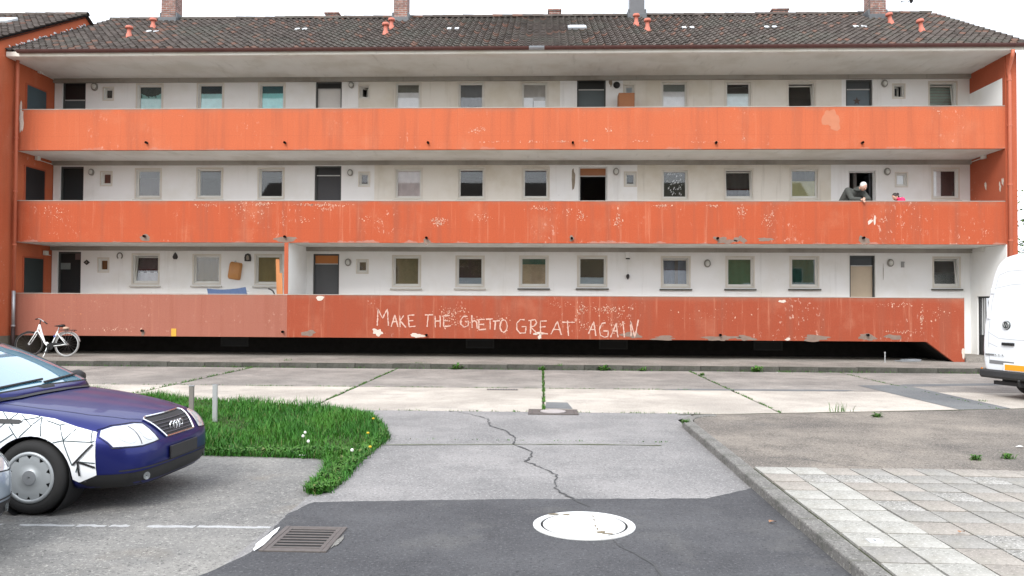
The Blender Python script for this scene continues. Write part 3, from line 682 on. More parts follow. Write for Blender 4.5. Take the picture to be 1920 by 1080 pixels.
# ------------------------------------------------------------------ painted slogan
GL = [[(97,180),(103,72),(133,130),(165,70),(172,180)],[(190,187),(215,108),(235,188)],[(200,152),(228,152)],[(247,112),(250,190)],[(275,112),(250,148),(288,192)],
 [(303,112),(307,150),(310,188),(352,183)],[(303,112),(345,108)],[(307,148),(338,146)],[(415,108),(468,107)],[(437,108),(430,188)],[(483,115),(484,192)],[(517,112),(517,190)],[(484,150),(517,148)],
 [(580,112),(540,115),(540,187),(588,180)],[(540,148),(570,146)],[(700,118),(672,118),(655,140),(655,170),(675,190),(703,180),(705,150),(682,152)],[(728,110),(730,195)],[(730,158),(745,146),(760,157),(764,200)],
 [(815,137),(775,140),(775,208),(822,203)],[(775,172),(810,170)],[(822,138),(868,135)],[(850,138),(850,205)],[(868,150),(915,146)],[(886,150),(880,208)],
 [(940+24*math.cos(a*.5236), 182+42*math.sin(a*.5236)) for a in range(13)],[(1080,140),(1050,138),(1028,165),(1028,205),(1050,230),(1085,228),(1090,185),(1060,187)],
 [(1122,145),(1118,235)],[(1105,146),(1150,140),(1160,160),(1145,182),(1120,188),(1165,235)],[(1228,148),(1185,150),(1185,228),(1235,235)],[(1185,190),(1220,186)],[(1255,238),(1298,152),(1325,242)],[(1270,205),(1315,205)],[(1330,157),(1415,157)],[(1365,145),(1372,248)],
 [(1505,235),(1540,155),(1555,248)],[(1515,205),(1550,205)],[(1620,160),(1595,165),(1578,205),(1585,245),(1615,258),(1635,250),(1638,215),(1605,215)],[(1652,258),(1690,165),(1702,258)],[(1665,215),(1700,215)],[(1735,150),(1745,258)],[(1790,252),(1786,148),(1815,258),(1838,140)]]
LET = [1,2,2,3, 2,3,2, 1,2,2,2,2,1, 1,2,2,2,2, 2,1,2,1,1]
assert sum(LET) == len(GL), (sum(LET), len(GL))
rr = random.Random(5); chalk = plain('chalky_paint', (.62,.40,.32), .95, var=.22, scale=25, fine=.3); gi = iter(enumerate(GL))
for cnt_ in LET:
    mb = MB()
    for _ in range(cnt_):
        i, st = next(gi); pts = []
        for a, b in zip(st, st[1:]):
            n = max(2, int(math.dist(a, b)/9))
            for k in range(n): pts.append((a[0]+(b[0]-a[0])*k/n+rr.uniform(-.9, .9), a[1]+(b[1]-a[1])*k/n+rr.uniform(-.9, .9)))
        pts.append(st[-1]); P3 = [V(680+a/3.5556, 560+b/3.5556, YF) for a, b in pts]; L = []; y_ = YF-.0055-.00004*i
        for k, p in enumerate(P3):
            t = (P3[min(k+1, len(P3)-1)]-P3[max(k-1, 0)]); t = Vector((t.x, 0, t.z)).normalized(); n_ = Vector((-t.z, 0, t.x)); w_ = .0175*rr.uniform(.55, 1.4)
            L += [(p.x+n_.x*w_, y_, p.z+n_.z*w_), (p.x-n_.x*w_, y_, p.z-n_.z*w_)]
        mb.add(L, [(2*k, 2*k+1, 2*k+3, 2*k+2) for k in range(len(P3)-1)])
    mb.build('painted_letter', chalk, pl_)

# ------------------------------------------------------------------ roof
SLOPE = math.atan2(RZ-EZ, RY-EY); SL = math.hypot(RZ-EZ, RY-EY)
def roof_at(px, py):
    d = ray(px, py); n = Vector((0, -math.sin(SLOPE), math.cos(SLOPE))); return EYE + d*((Vector((0, EY, EZ))-EYE).dot(n)/d.dot(n))
TW, TL = .21, .334
def tile_geo():
    n = 6; vs = []; fs = []
    h = lambda u: .026*math.cos(2*math.pi*u) + .012*math.cos(4*math.pi*u)
    for row, (v_, dz) in enumerate(((-.01, .052), (TL+.04, .012))):
        for i in range(n+1): u = i/n; vs.append((u*TW*1.02, v_, dz+h(u)))
    for i in range(n+1): u = i/n; vs.append((u*TW*1.02, -.008, .018+h(u)))
    fs += [(i, i+1, n+2+i, n+1+i) for i in range(n)]; fs += [(2*n+2+i, 2*n+3+i, i+1, i) for i in range(n)]
    return vs, fs
TV, TF = tile_geo()
tb_ = MB(); tb_.add(TV, TF); tile_me = tb_.mesh('roof_tile', M['tile'])
def tiled_roof(root, x0, x1, ey, ez, slope, sl, parts, mir=False):
    ca, sa = math.cos(slope), math.sin(slope); nc = int(round((x1-x0)/TW)); nr = int(round(sl/TL)); rest = MB(); rr = random.Random(int(x0*10))
    deck = MB(); deck.add([(x0,ey,ez-.06),(x1,ey,ez-.06),(x1,ey+sl*ca,ez+sl*sa-.06),(x0,ey+sl*ca,ez+sl*sa-.06)], [(0,1,2,3)])
    deck.add([(x0,ey,ez-.0),(x1,ey,ez-.0),(x1,ey+sl*ca,ez+sl*sa-.0),(x0,ey+sl*ca,ez+sl*sa-.0)], [(0,1,2,3)])
    roof = deck.build('roof', M['black'], root)
    for r_ in range(nr):
        for c in range(nc):
            X = x0+c*TW; v0 = r_*TL*sl/(nr*TL); jx, jz, ja = rr.uniform(-.006,.006), rr.uniform(-.004,.008), rr.uniform(-.02,.02)
            if parts(c, r_, nc):
                o = obj('roof_tile', tile_me, roof); o.location = (X+jx, ey+v0*ca, ez+v0*sa+jz); o.rotation_euler = (slope, ja, 0)
            else:
                vs = []
                for a, b, c_ in TV:
                    z_ = c_+a*ja; vs.append((X+jx+a, ey+(v0+b)*ca-z_*sa, ez+(v0+b)*sa+z_*ca+jz))
                rest.add(vs, TF)
    rest.build('roof_tiles', M['tile'], roof, kind='stuff')
    return roof
roof = tiled_roof(house, XL, XR1+.1, EY, EZ, SLOPE, SL, lambda c, r_, nc: r_ < 2)
# rear slope, ridge caps, gutter
mb = MB(); mb.add([(XL,RY,RZ),(XR1+.1,RY,RZ),(XR1+.1,34.2,9.1),(XL,34.2,9.1)], [(0,1,2,3)]); mb.build('rear_slope', M['tile'], roof)
cap = MB(); n = 8
for k, (a, rad) in enumerate(((0,.125),(.40,.105))):
    for i in range(n+1): an = math.pi*i/n; cap.v.append((a, rad*math.cos(an), rad*math.sin(an)))
cap.add([], []); cap.f += [(i, n+1+i, n+2+i, i+1) for i in range(n)]; cap.mi += [0]*n
cap_me = cap.mesh('ridge_tile', M['tile'])
for i in range(int((XR1+.1-XL)/.36)):
    o = obj('ridge_tile', cap_me, roof); o.location = (XL+i*.36, RY, RZ+.0+random.uniform(-.008,.012)); o.rotation_euler = (0, -.03, random.uniform(-.02,.02))
def half_gutter(x0, x1, y, z, mat, parent, r=.075):
    mb = MB(); n = 8
    for rad in (r, r-.012):
        for X in (x0, x1):
            for i in range(n+1): a = math.pi*i/n; mb.v.append((X, y+rad*math.cos(a), z-rad*math.sin(a)))
    for base, flip in ((0, False), (2*(n+1), True)):
        for i in range(n):
            q_ = (base+i, base+i+1, base+n+2+i, base+n+1+i); mb.f.append(q_ if not flip else q_[::-1]); mb.mi.append(0)
    for X0_ in (0, n+1):
        mb.f.append(tuple(X0_+i for i in range(n+1))); mb.mi.append(0)
    return mb.build('gutter', mat, parent, True)
gut = [(XL, -2.52), (-2.52, -.45), (-.04, 6.2), (6.2, XR1+.42)]
for a, b in ((-15.5,-8.0),(-8.0,-.42),(.02,6.2),(6.2,XR1+.40)): half_gutter(a+.004, b-.004, EY-.07, EZ+.005, M['gutter'], house, .088)
half_gutter(-.42, .02, EY-.07, EZ+.006, M['zinc'], house, .092)
for k in range(36):
    X = XL+.4+k*.82; s = MB(); s.tube([(X,EY-.152,EZ+.01),(X,EY-.14,EZ-.05),(X,EY-.07,EZ-.085)], .008, 5); s.build('gutter_bracket', M['gutter'], house)
# chimneys
def chimney(x0, x1, ypx, mat, top=14.1, cap_=True, nm='chimney', dep=.55):
    a = roof_at(x0, ypx); b = roof_at(x1, ypx); Y = a.y; mb = MB(); mb.box(a.x, b.x, Y, Y+dep, a.z-.4, top); ch = mb.build(nm, mat, roof)
    s = MB(); s.box(a.x-.07, b.x+.07, Y-.09, Y-.002, a.z-.12, a.z+.16); s.box(a.x-.07, a.x-.002, Y-.002, Y+dep, a.z-.1, a.z+.35); s.box(b.x+.002, b.x+.07, Y-.002, Y+dep, a.z-.1, a.z+.35); s.build('flashing', M['lead'], roof, bevel=.02)
    return ch
chimney(302,328,41,M['brick']); chimney(738,763,41,M['brick']); chimney(1181,1209,35,M['slate']); chimney(1632,1662,36,M['brick'])
for a, b, t_ in ((610,634,26),(1029,1051,20),(1449,1478,19)):
    p0, p1 = V(a, t_, 30.2), V(b, t_, 30.2); s = MB(); s.box(p0.x, p1.x, 30.2, 30.75, 10.6, p0.z); s.box(p0.x-.04, p1.x+.04, 30.16, 30.79, p0.z+.001, p0.z+.06); s.build('chimney', M['brick'], roof)
def vent(px, pyb, pyt, lean=0):
    p = roof_at(px, pyb); h = (pyb-pyt)*p.y/F
    s = MB(); s.lathe([(.125,-.06),(.12,.01),(.095,.05),(.088,.12),(.064,.14),(.064,h*.70),(.07,h*.71),(.112,h*.74),(.12,h*.82),(.10,h*.95),(.04,h)], (0,0,0), 'z', 14)
    o = s.build('vent_pipe', M['terra'], roof, True); o.location = p; o.rotation_euler = (0, R(lean), 0)
for v_ in ((242,71,47,0),(287,54,33,0),(723,66,41,0),(734,55,33,0),(1193,49,25,0),(1214,59,34,0),(1671,46,23,-12),(1729,61,35,-10)): vent(*v_)
sky_m = plain('skylight_glass', (.55,.58,.60), .08, var=.05, spec=1, coat=1)
p = roof_at(1082, 55)
s = MB(); s.box(-.30, .30, -.25, .25, .02, .10); o = s.build('skylight', M['zinc'], roof, bevel=.01); o.location = p; o.rotation_euler = (SLOPE, 0, 0)
s = MB(); s.box(-.25, .25, -.20, .20, .101, .11); o2 = s.build('skylight_pane', sky_m, roof); o2.location = p; o2.rotation_euler = (SLOPE, 0, 0)
for a, b in ((565,58),(850,57),(1290,55),(1445,54),(1612,53),(287,62)):
    for dx in (-.13, .12):
        p = roof_at(a, b); s = MB(); s.box(-.07, .07, -.1, .1, .03, .085); o = s.build('glass_tile', sky_m, roof, bevel=.02); o.location = p+Vector((dx, 0, 0)); o.rotation_euler = (SLOPE, 0, 0)
# aerial
p = roof_at(1691, 26); s = MB(); s.tube([p-Vector((0,0,.3)), p+Vector((0,0,.5))], .012, 6); t_ = p+Vector((0,0,.44)); s.tube([t_+Vector((-.04,0,0)), t_+Vector((.34,0,.03))], .012, 6)
s.tube([t_+Vector((.26,-.09,.03)), t_+Vector((.26,.09,.03))], .012, 6); s.lathe([(.02,-.05),(.09,0),(.09,.03),(.02,.08)], t_+Vector((.32,0,.03)), 'x', 10); s.build('aerial', M['iron_d'], roof)

# downpipes
def pipe(pts, r, mat, parent, clips=()):
    s = MB(); s.tube(pts, r, 10); o = s.build('downpipe', mat, parent, True)
    for z_ in clips:
        c = MB(); c.lathe([(r+.012,-.02),(r+.012,.02)], (pts[-1][0], pts[-1][1], z_), 'z', 10); c.build('pipe_clip', mat, o)
    return o
pipe([(13.20,EY-.05,8.95),(13.20,EY+.0,8.75),(13.30,YF-.10,8.45),(13.33,YF-.10,8.30),(13.33,YF-.10,.3)], .05, M['pipe_o'], house, (8.2,6.9,5.2,3.6,1.8))
pl_x = V(35, 110, 23.3).x+.02
pipe([(pl_x-.03,YF-.12,8.95),(pl_x-.03,YF-.12,8.4),(pl_x-.03,YF-.12,2.02)], .05, M['pipe_o'], house, (7.9,6.6,5.0,3.4))
pipe([(pl_x-.03,YF-.12,2.02),(pl_x-.03,YF-.12,.95)], .052, M['zinc'], house, (.98,))
pipe([(pl_x-.03,YF-.12,.94),(pl_x-.03,YF-.12,.1)], .060, M['pipe_b'], house)
# ------------------------------------------------------------------ wall lamps and other fittings
lamp_ring = plain('lamp_ring', (.30,.29,.26), .6, .2); lamp_glass = plain('lamp_glass', (.62,.62,.58), .3, var=.1)
for a, b, big in ((178,163,1.25),(659,160,1),(1658,157,1.1),(172,323,1.05),(657,324,1.05),(1155,322,1.1),(1663,322,1.1),(653,492,1.15),(1326,494,1.2),(1669,493,1.15)):
    p = V(a, b, YW); s = MB(); s.lathe([(.085*big,0),(.085*big,-.05),(.07*big,-.065),(.055*big,-.065)], (p.x, YW, p.z), 'y', 18); o = s.build('wall_lamp', lamp_ring, house, True)
    for v_ in o.data.vertices: v_.co.z = p.z+(v_.co.z-p.z)*1.25
    s = MB(); s.lathe([(.056*big,-.066),(.05*big,-.10),(.025*big,-.12),(.004,-.125)], (p.x, YW, p.z), 'y', 14); g = s.build('globe', lamp_glass, o, True)
    for v_ in g.data.vertices: v_.co.z = p.z+(v_.co.z-p.z)*1.25
p = V(1156,160,YW); s = MB(); s.lathe([(.10,0),(.11,-.04),(.08,-.09),(.02,-.11)], (p.x,YW,p.z), 'y', 12); s.build('wall_lamp', M['black'], house, True, label='burnt black wall lamp')
def wall_spot(cx, cy, rx, ry, mat, n=16, j=.35, Y=YW, dy=.003, nm='stain'):
    c = V(cx, cy, Y); s = MB(); k = Y/F; s.add([(a, Y-dy, b) for a, b in rag(c.x, c.z, rx*k, ry*k, n, j)]+[(c.x, Y-dy, c.z)], [(i, (i+1) % n, n) for i in range(n)]); return s.build(nm, mat, house)
br = plain('stain_brown', (.30,.25,.19), .95, var=.3, scale=8)
wall_spot(1145,154,3,9,br); wall_spot(1075,336,3,22,br,20,.25); wall_spot(1656,510,.7,14,br,14,.3)
# small electric boxes under the ceiling at the gallery ends
for a, b, X in ((75,134,XL), (70,297,XL), (85,475,XL)):
    p = VX(a, b, X+.03); s = MB(); s.box(X+.002, X+.09, p.y-.08, p.y+.08, p.z-.06, p.z+.08); s.tube([(X+.03,p.y,p.z-.04),(X+.03,YW-.12,p.z-.05)], .012, 6); s.build('junction_box', M['pvc'], house)
for a, b in ((1842,123),(1845,294),(1842,468)):
    p = VX(a, b, XR0-.03); s = MB(); s.box(XR0-.09, XR0-.004, p.y-.09, p.y+.09, p.z-.06, p.z+.08); s.tube([(XR0-.03,p.y,p.z-.02),(XR0-.03,YW-.12,p.z-.03)], .012, 6); s.build('junction_box', M['pvc'], house)
for a, b in ((1848,348),(1875,350),(1880,340)):
    p = VX(a, b, XR0-.004); s = MB(); poly = rag(p.y, p.z, .05, .13, 12, .5); s.add([(XR0-.004, u, v_) for u, v_ in poly], [tuple(range(12))]); s.build('worn_spot', wh, house)

# ================================================================== NEIGHBOURING WING (left)
wing = thing('neighbouring_wing', 'orange gable wing with tiled roof at the left edge, set slightly forward', 'building')
WX = XL-.02; dz = .44; WRY = 27.0; wsl = math.tan(SLOPE)
def wz(y): return EZ+dz+(y-EY)*wsl
WF = 21.9
mb = MB()
gp = [(WF,0),(33.3,0),(33.3,wz(2*WRY-33.3)-.05),(WRY,wz(WRY)-.05),(WF,wz(WF)-.05)]
mb.add([(WX,a,b) for a, b in gp]+[(WX-8,a,b) for a, b in gp], [(0,1,2,3,4),(9,8,7,6,5)]+[((i+1)%5,i,5+i,5+(i+1)%5) for i in range(5)]); mb.build('wall', M['or_wall'], wing)
mb = MB(); mb.box(WX+.0005, WX+.012, WF, 25.29, 0, .685); mb.build('plinth', plain('wing_plinth', (.16,.135,.10), .95, var=.3), wing)
wey = 21.5; wslen = (WRY-wey)/math.cos(SLOPE)
wroof = tiled_roof(wing, WX+.10-36*TW, WX+.10, wey, wz(wey), SLOPE, wslen, lambda c, r_, nc: c >= nc-16)
mb = MB(); mb.add([(WX-8,WRY,wz(WRY)),(WX+.1,WRY,wz(WRY)),(WX+.1,33.6,wz(2*WRY-33.6)),(WX-8,33.6,wz(2*WRY-33.6))], [(0,1,2,3)]); mb.add([(WX-8,WRY,wz(WRY)-.07),(WX+.1,WRY,wz(WRY)-.07),(WX+.1,33.6,wz(2*WRY-33.6)-.07),(WX-8,33.6,wz(2*WRY-33.6)-.07)], [(3,2,1,0)]); mb.build('rear_slope', M['tile'], wroof)
for i in range(22):
    o = obj('ridge_tile', cap_me, wroof); o.location = (WX+.10-.40-i*.36, WRY, wz(WRY)+random.uniform(0,.012)); o.rotation_euler = (0, -.02, random.uniform(-.02,.02))
# flaked plaster along the roof junction
mb = MB(); rr = random.Random(8)
for k in range(46):
    y_ = 23.1+3.9*rr.random()**1.0; z_ = EZ+(y_-EY)*wsl+.06+rr.uniform(-.02,.07); mb.add([(WX+.004, u, v_) for u, v_ in rag(y_, z_, rr.uniform(.03,.09), rr.uniform(.015,.04), 8, .5, rr)], [tuple(range(8))])
mb.build('flaked_plaster', M['white_paint'], wing, kind='stuff')
p = roof_at(8, 38); s = MB(); s.box(-.45,.35,-.3,.3,.02,.12); o = s.build('skylight', sky_m, wroof, bevel=.02); d_ = ray(6,40); o.location = EYE+d_*(25.4/d_.y); o.location.z = wz(o.location.y)+.03; o.rotation_euler = (SLOPE,0,0)
# doors of the wing opening on the galleries
for fl, (tp, col) in enumerate((((488),(34,42,42)), ((318),(26,22,24)), ((153),(66,80,86)))):
    y0, y1 = 23.93, 24.85; z1 = [3.05, 5.85, 8.38][fl]; z0 = FL[fl]
    s = MB(); s.box(WX+.001, WX+.02, y0-.06, y1+.06, z0, z1+.05); dd = s.build('door', M['or_dark'], wing)
    s = MB(); s.box(WX+.0205, WX+.03, y0, y1, z0, z1); s.build('leaf', plain('door_leaf', lin(col), .5, var=.2, scale=2), dd)
s = MB(); s.add([(XL+.03, a, b) for a, b in rag(YF-.10, 7.35, .07, .42, 18, .4)], [tuple(range(18))])
mb = MB(); c = V(40,222,YF-.004)
mb.add([(a, YF-.006, b) for a, b in rag(c.x, c.z, .075, .42, 22, .45)], [tuple(range(22))]); mb.build('worn_spot', wh, pt_)

# ================================================================== LAWN, WEEDS
def inside(poly, x, y):
    c = False; n = len(poly)
    for i in range(n):
        (x1, y1), (x2, y2) = poly[i], poly[(i+1) % n]
        if (y1 > y) != (y2 > y) and x < (x2-x1)*(y-y1)/(y2-y1)+x1: c = not c
    return c
lawn = [(-12,8.85),(-3.84,8.86),(-2.95,8.80),(-2.35,8.75),(-2.18,8.2),(-2.11,7.6),(-2.08,7.15),(-1.96,7.15),(-1.93,7.7),(-1.98,8.4),(-1.98,9.2),(-1.96,10.05),(-2.25,11.1),(-2.66,12.1),(-3.4,12.7),(-4.4,13.05),(-5.9,13.7),(-7.4,14.3),(-9.4,14.7),(-12,14.7)]
lb = MB(); lb.prism(lawn, -.05, .012); lb.build('lawn_bed', M['soil'], kind='structure')
def grass_mat(name, a, b):
    q = NT(name); g = q.n('ShaderNodeNewGeometry'); c = q.mix(g.outputs['Random Per Island'], a, b)
    c = q.mix(q.math('MULTIPLY', q.ramp(q.noise(1.2, 3), .42, .65), .6), c, (.055, .17, .012))
    c = q.mix(q.math('MULTIPLY', q.math('GREATER_THAN', q.math('FRACT', q.math('MULTIPLY', g.outputs['Random Per Island'], 17.3)), .95), .6), c, (.17, .15, .06))
    return q.out(c, .6, spec=.3)
GM = grass_mat('grass_blades', (.014, .080, .006), (.038, .165, .012))
def blades(mb, x, y, z, h, wd, lean, rr, seg=2):
    a = rr.uniform(0, 6.283); d = Vector((math.cos(a), math.sin(a), 0)); s_ = Vector((-d.y, d.x, 0))*wd; p = Vector((x, y, z)); l = h*lean
    m_ = p+d*l*.35+Vector((0,0,h*.6)); t = p+d*l+Vector((0,0,h))
    mb.add([p-s_, p+s_, m_+s_*.75, m_-s_*.75, t], [(0,1,2,3),(3,2,4)])
rr = random.Random(21); gb = MB(); cnt = 0
while cnt < 44000:
    x = rr.uniform(-9, -1.8); y = rr.uniform(7.0, 14.8)
    if not inside(lawn, x, y): continue
    if math.hypot(x+5.2, y-7.2) > 9 : continue
    tail = y < 8.75
    k = math.sin(x*2.1+1)*math.cos(y*1.7)+.6*math.sin(x*5.3+y*3.1)
    h = (.105+.05*k)*rr.uniform(.4, 1.5) if not tail else rr.uniform(.03, .09)
    if k < -.95 and rr.random() < .25: continue
    blades(gb, x+rr.uniform(-.02,.02), y, .0, max(.03, h), rr.uniform(.003,.007), rr.uniform(.1,.9), rr); cnt += 1
n_ = len(lawn)
for k in range(4200):
    i = rr.randrange(1, 17); a_, b_ = lawn[i], lawn[(i+1) % n_]; t = rr.random(); off = abs(rr.gauss(0, .03))
    d_ = Vector((b_[0]-a_[0], b_[1]-a_[1])).normalized(); blades(gb, a_[0]+(b_[0]-a_[0])*t+d_.y*off, a_[1]+(b_[1]-a_[1])*t-d_.x*off, -.005, rr.uniform(.02, .09), rr.uniform(.003,.006), rr.uniform(.4, 1.3), rr)
gb.build('grass', GM, kind='stuff', label='lush green grass growing in the bed beside the car', category='grass')
# broad dandelion leaves along the lawn edge (too many to count)
WM = grass_mat('weed_leaves', (.025, .085, .010), (.06, .15, .02))
def leafy(mb, x, y, z, n, size, rr):
    for k in range(n):
        a = rr.uniform(0, 6.283); L = size*rr.uniform(.6, 1.3); d = Vector((math.cos(a), math.sin(a), 0)); s_ = Vector((-d.y, d.x, 0))*L*rr.uniform(.12,.2); p = Vector((x, y, z)); up = rr.uniform(.25, .9)
        m_ = p+d*L*.55+Vector((0,0,L*up)); t = p+d*L+Vector((0,0,L*up*.8)); mb.add([p, m_-s_, t, m_+s_], [(0,1,2,3)])
lw = MB()
for k in range(520):
    t = rr.random()
    if t < .55: x, y = rr.uniform(-5.5, -2.2), rr.uniform(8.84, 9.1)
    elif t < .68: y = rr.uniform(7.1, 8.8); x = -2.02+rr.uniform(-.1, .1)
    else: y = rr.uniform(8.8, 12.0); x = -2.0-(max(0, y-10.2)*.32)+rr.uniform(-.08, .02)
    leafy(lw, x, y, .01, 5, .075, rr)
lw.build('lawn_edge_weeds', WM, kind='stuff', label='broad leafy weeds along the front edge of the lawn', category='weeds')
# dandelions
fl_y = plain('dandelion_yellow', (.65,.42,.02), .8); fl_w = plain('dandelion_puff', (.72,.71,.68), .9); stem_m = plain('stem_green', (.10,.18,.05), .8)
def dandelion(px, py, puff, label):
    p = G(px, py, .12); h = .16 if puff else .12; t = thing('dandelion', label, 'dandelion', 'dandelions in the lawn', (p.x, p.y, 0))
    s = MB(); s.tube([(0,0,0),(.005,0,h*.6),(.0,.005,h)], .004, 5); s.build('stem', stem_m, t)
    s = MB(); r_ = .018 if puff else .018
    if puff: s.lathe([(.003,-r_),(r_*.7,-r_*.7),(r_,0),(r_*.7,r_*.7),(.003,r_)], (0,0,h+r_*.6), 'z', 8)
    else: s.lathe([(.006,-.012),(r_,.0),(r_*.9,.01),(.004,.014)], (0,0,h), 'z', 9)
    s.build('flower_head', fl_w if puff else fl_y, t)
for a, b, l in ((568,826,'white dandelion clock on the front edge of the lawn, leftmost and lowest'),(572,819,'white dandelion clock topmost of the front clump in the lawn'),(578,836,'white dandelion clock rightmost of the front clump in the lawn'),(660,853,'white dandelion clock at the right front corner of the lawn')): dandelion(a, b, True, l)
for a, b, l in ((700,785,'yellow dandelion at the far right tip of the lawn'),(690,812,'yellow dandelion near the right edge of the lawn, middle of three'),(694,838,'yellow dandelion near the front right corner of the lawn')): dandelion(a, b, False, l)
# weed tufts in joints, each its own
def tuft(px, py, z, r_, h, leaves, label, grp):
    p = G(px, py, z); t = MB(); rr = random.Random(px); r_ *= .78; h *= .85
    for k in range(34): blades(t, rr.gauss(0, r_*.4), rr.gauss(0, r_*.3), -.01, h*rr.uniform(.3, 1), .004, rr.uniform(.2, 1), rr)
    if leaves: leafy(t, 0, 0, 0, 16, r_*.9, rr); leafy(t, r_*.4, .02, 0, 10, r_*.7, rr); leafy(t, -r_*.4, 0, 0, 10, r_*.7, rr)
    if z == 0 and p.y > 20: p.y = 20.74
    o = t.build('weed_tuft', WM, label=label, category='weed', group=grp); o.location = p; return o
for a, b, z, r_, h, l, lb_ in (
  (1130,693,0,.26,.13,1,'leafy weed tuft at the kerb foot below the slogan, right of the joint'),(1203,694,0,.18,.12,1,'round weed tuft at the kerb foot under the last letter of the slogan'),(1417,697,0,.28,.14,1,'dense dark weed clump at the pavement kerb, right of centre'),
  (1316,704,0,.12,.09,1,'small weed knot at the top of the slanting joint right of centre'),(1475,698,0,.25,.10,0,'thin grassy weed strip at the kerb left of the diagonal asphalt strip'),(1605,700,0,.30,.12,0,'grassy weed strip at the kerb above the diagonal asphalt strip'),(1535,698,0,.24,.08,0,'low grass tuft at the pavement kerb between two weed strips'),
  (1016,693,0,.16,.14,1,'weed tuft where the middle joint meets the pavement kerb'),(855,694,0,.22,.12,1,'weed tuft at the pavement kerb under the word GHETTO'),(440,689,0,.24,.12,0,'grass tuft at the pavement kerb above the left joint'),(785,681,.12,.25,.08,0,'sparse weed on the pavement top under the first letters of the slogan'),
  (540,676,.12,.2,.10,0,'sparse weed on the pavement top near the faded parapet section'),(1046,685,.12,.2,.09,0,'sparse weed on the pavement top near the middle joint'),(1575,772,.05,.30,.22,0,'tall grass tuft on the terrace back edge'),(1645,782,.07,.12,.09,1,'weed with dry stalks on the terrace, right of the tall grass tuft'),
  (1285,793,.07,.10,.08,1,'small yellowish weed on the rounded kerb corner'),(1830,862,.07,.10,.08,1,'weed tuft behind the paving slabs, left of two'),(1888,860,.07,.10,.10,1,'weed tuft behind the paving slabs at the right edge'),(1840,752,0,.14,.06,0,'tiny grass tuft on the diagonal asphalt strip')):
    tuft(a, b, z, r_, h, l, lb_, 'weed tufts in the joints')
# moss and tiny weeds filling the slab joints
jm = MB(); rr = random.Random(31)
def joint_weeds(a, b, dens, h=.03, wd=.03):
    a, b = Vector(a), Vector(b); n = int((b-a).length*dens)
    for k in range(n):
        t = rr.random(); p = a.lerp(b, t)
        if math.sin(t*37+a.x)+math.sin(t*91) < -.5: continue
        blades(jm, p.x+rr.uniform(-wd, wd), p.y+rr.uniform(-wd, wd), -.01, h*rr.uniform(.4, 1.4), .006, rr.uniform(.3, 1.2), rr)
joint_weeds((.03,12.8),(.03,20.8),110,.035); joint_weeds((-3.78,13.4),(-3.78,20.8),120,.035); joint_weeds((3.8,12.9),(3.8,20.8),90); joint_weeds((7.6,13.6),(7.6,20.8),60); joint_weeds((-7.6,14.4),(-7.6,20.8),90,.05)
joint_weeds((-6,16.25),(3,16.25),90,.03); joint_weeds((-12,16.25),(-6,16.25),40); joint_weeds((-2.6,12.74),(2.5,12.70),45,.03); joint_weeds((b1.x,b1.y+.03),(b2.x,b2.y+.03),60,.05)
joint_weeds((-15,20.82),(13,20.82),40,.06,.04); joint_weeds((2.3,8.16),(7,8.16),55,.035); joint_weeds((-1.95,10.05),(1.8,10.05),26,.02,.015)
for X in (3.99,4.3,4.6,3.68,5.24): joint_weeds((X+.02,5.5),(X,8.1),45,.02,.008)
jm.build('joint_weeds', WM, kind='stuff', label='moss and tiny weeds growing in the slab joints', category='weeds')
# ================================================================== COVERS, GRATES, POSTS
p = G(1095, 985)
MP = NT('worn_white_paint'); c_ = MP.mix(MP.math('MULTIPLY', MP.ramp(MP.noise(6, 6, .7), .55, .70), .45), (.60,.60,.59), (.36,.345,.32)); c_ = MP.mix(MP.math('MULTIPLY', MP.ramp(MP.noise(28, 5, .8), .60, .68), .6), c_, (.22,.20,.18)); MP = MP.out(c_, .75)
mh = thing('manhole_cover', 'round manhole cover painted white on the dark asphalt', 'manhole cover', None, (p.x, p.y, 0))
s = MB(); s.lathe([(.393,-.03),(.393,.006),(.336,.006),(.336,-.012)], (0,0,0), 'z', 48, False); s.build('frame_ring', MP, mh)
s = MB(); s.lathe([(.316,-.03),(.316,.006),(.29,.008),(.02,.008)], (0,0,0), 'z', 48); s.build('lid', MP, mh)
s = MB(); s.lathe([(.337,-.0005),(.310,-.0005)], (0,0,0), 'z', 48, False); s.build('gap', M['iron_d'], mh)
dt = plain('paint_dirt', (.16,.13,.08), .95, var=.4, scale=30)
s = MB()
for a, b, rx, ry in ((1038,966,.05,.018),(1062,967,.03,.02),(1127,1000,.035,.03),(1140,1003,.05,.012),(1114,977,.006,.03),(1116,988,.006,.035),(1112,970,.008,.02),(1120,994,.007,.03)):
    g = G(a, b); s.add([(u-p.x, v_-p.y, .0105) for u, v_ in rag(g.x, g.y, rx, ry, 9, .35)], [tuple(range(9))])
s.build('dirt_marks', dt, mh, kind='stuff')
gr = thing('drain_grate', 'rusty rectangular drain grate with parallel slots at the edge of the driveway', 'drain grate', None, (-1.70, 5.74, .001))
s = MB(); sash = lambda mb, x0, x1, y0, y1, z0, z1, t: (mb.box(x0, x0+t, y0, y1, z0, z1), mb.box(x1-t, x1, y0, y1, z0, z1), mb.box(x0+t, x1-t, y0, y0+t, z0, z1-.001), mb.box(x0+t, x1-t, y1-t, y1, z0, z1-.001))
sash(s, -.235, .235, -.30, .30, -.04, .009, .035); s.build('frame', M['iron'], gr, bevel=.004)
s = MB(); sash(s, -.198, .198, -.262, .262, -.04, .007, .03); s.build('rim', M['iron'], gr, bevel=.003)
for k in range(7):
    s = MB(); y_ = -.222+k*.066; s.box(-.168, .168, y_, y_+.026, .002, .0055); s.build('bar', M['iron'], gr, bevel=.003)
s = MB(); s.box(-.170,.170,-.235,.235,-.02,.0005); s.build('pit_shade', M['iron_d'], gr)  # flat black plate under the bars, shade of the depth painted in
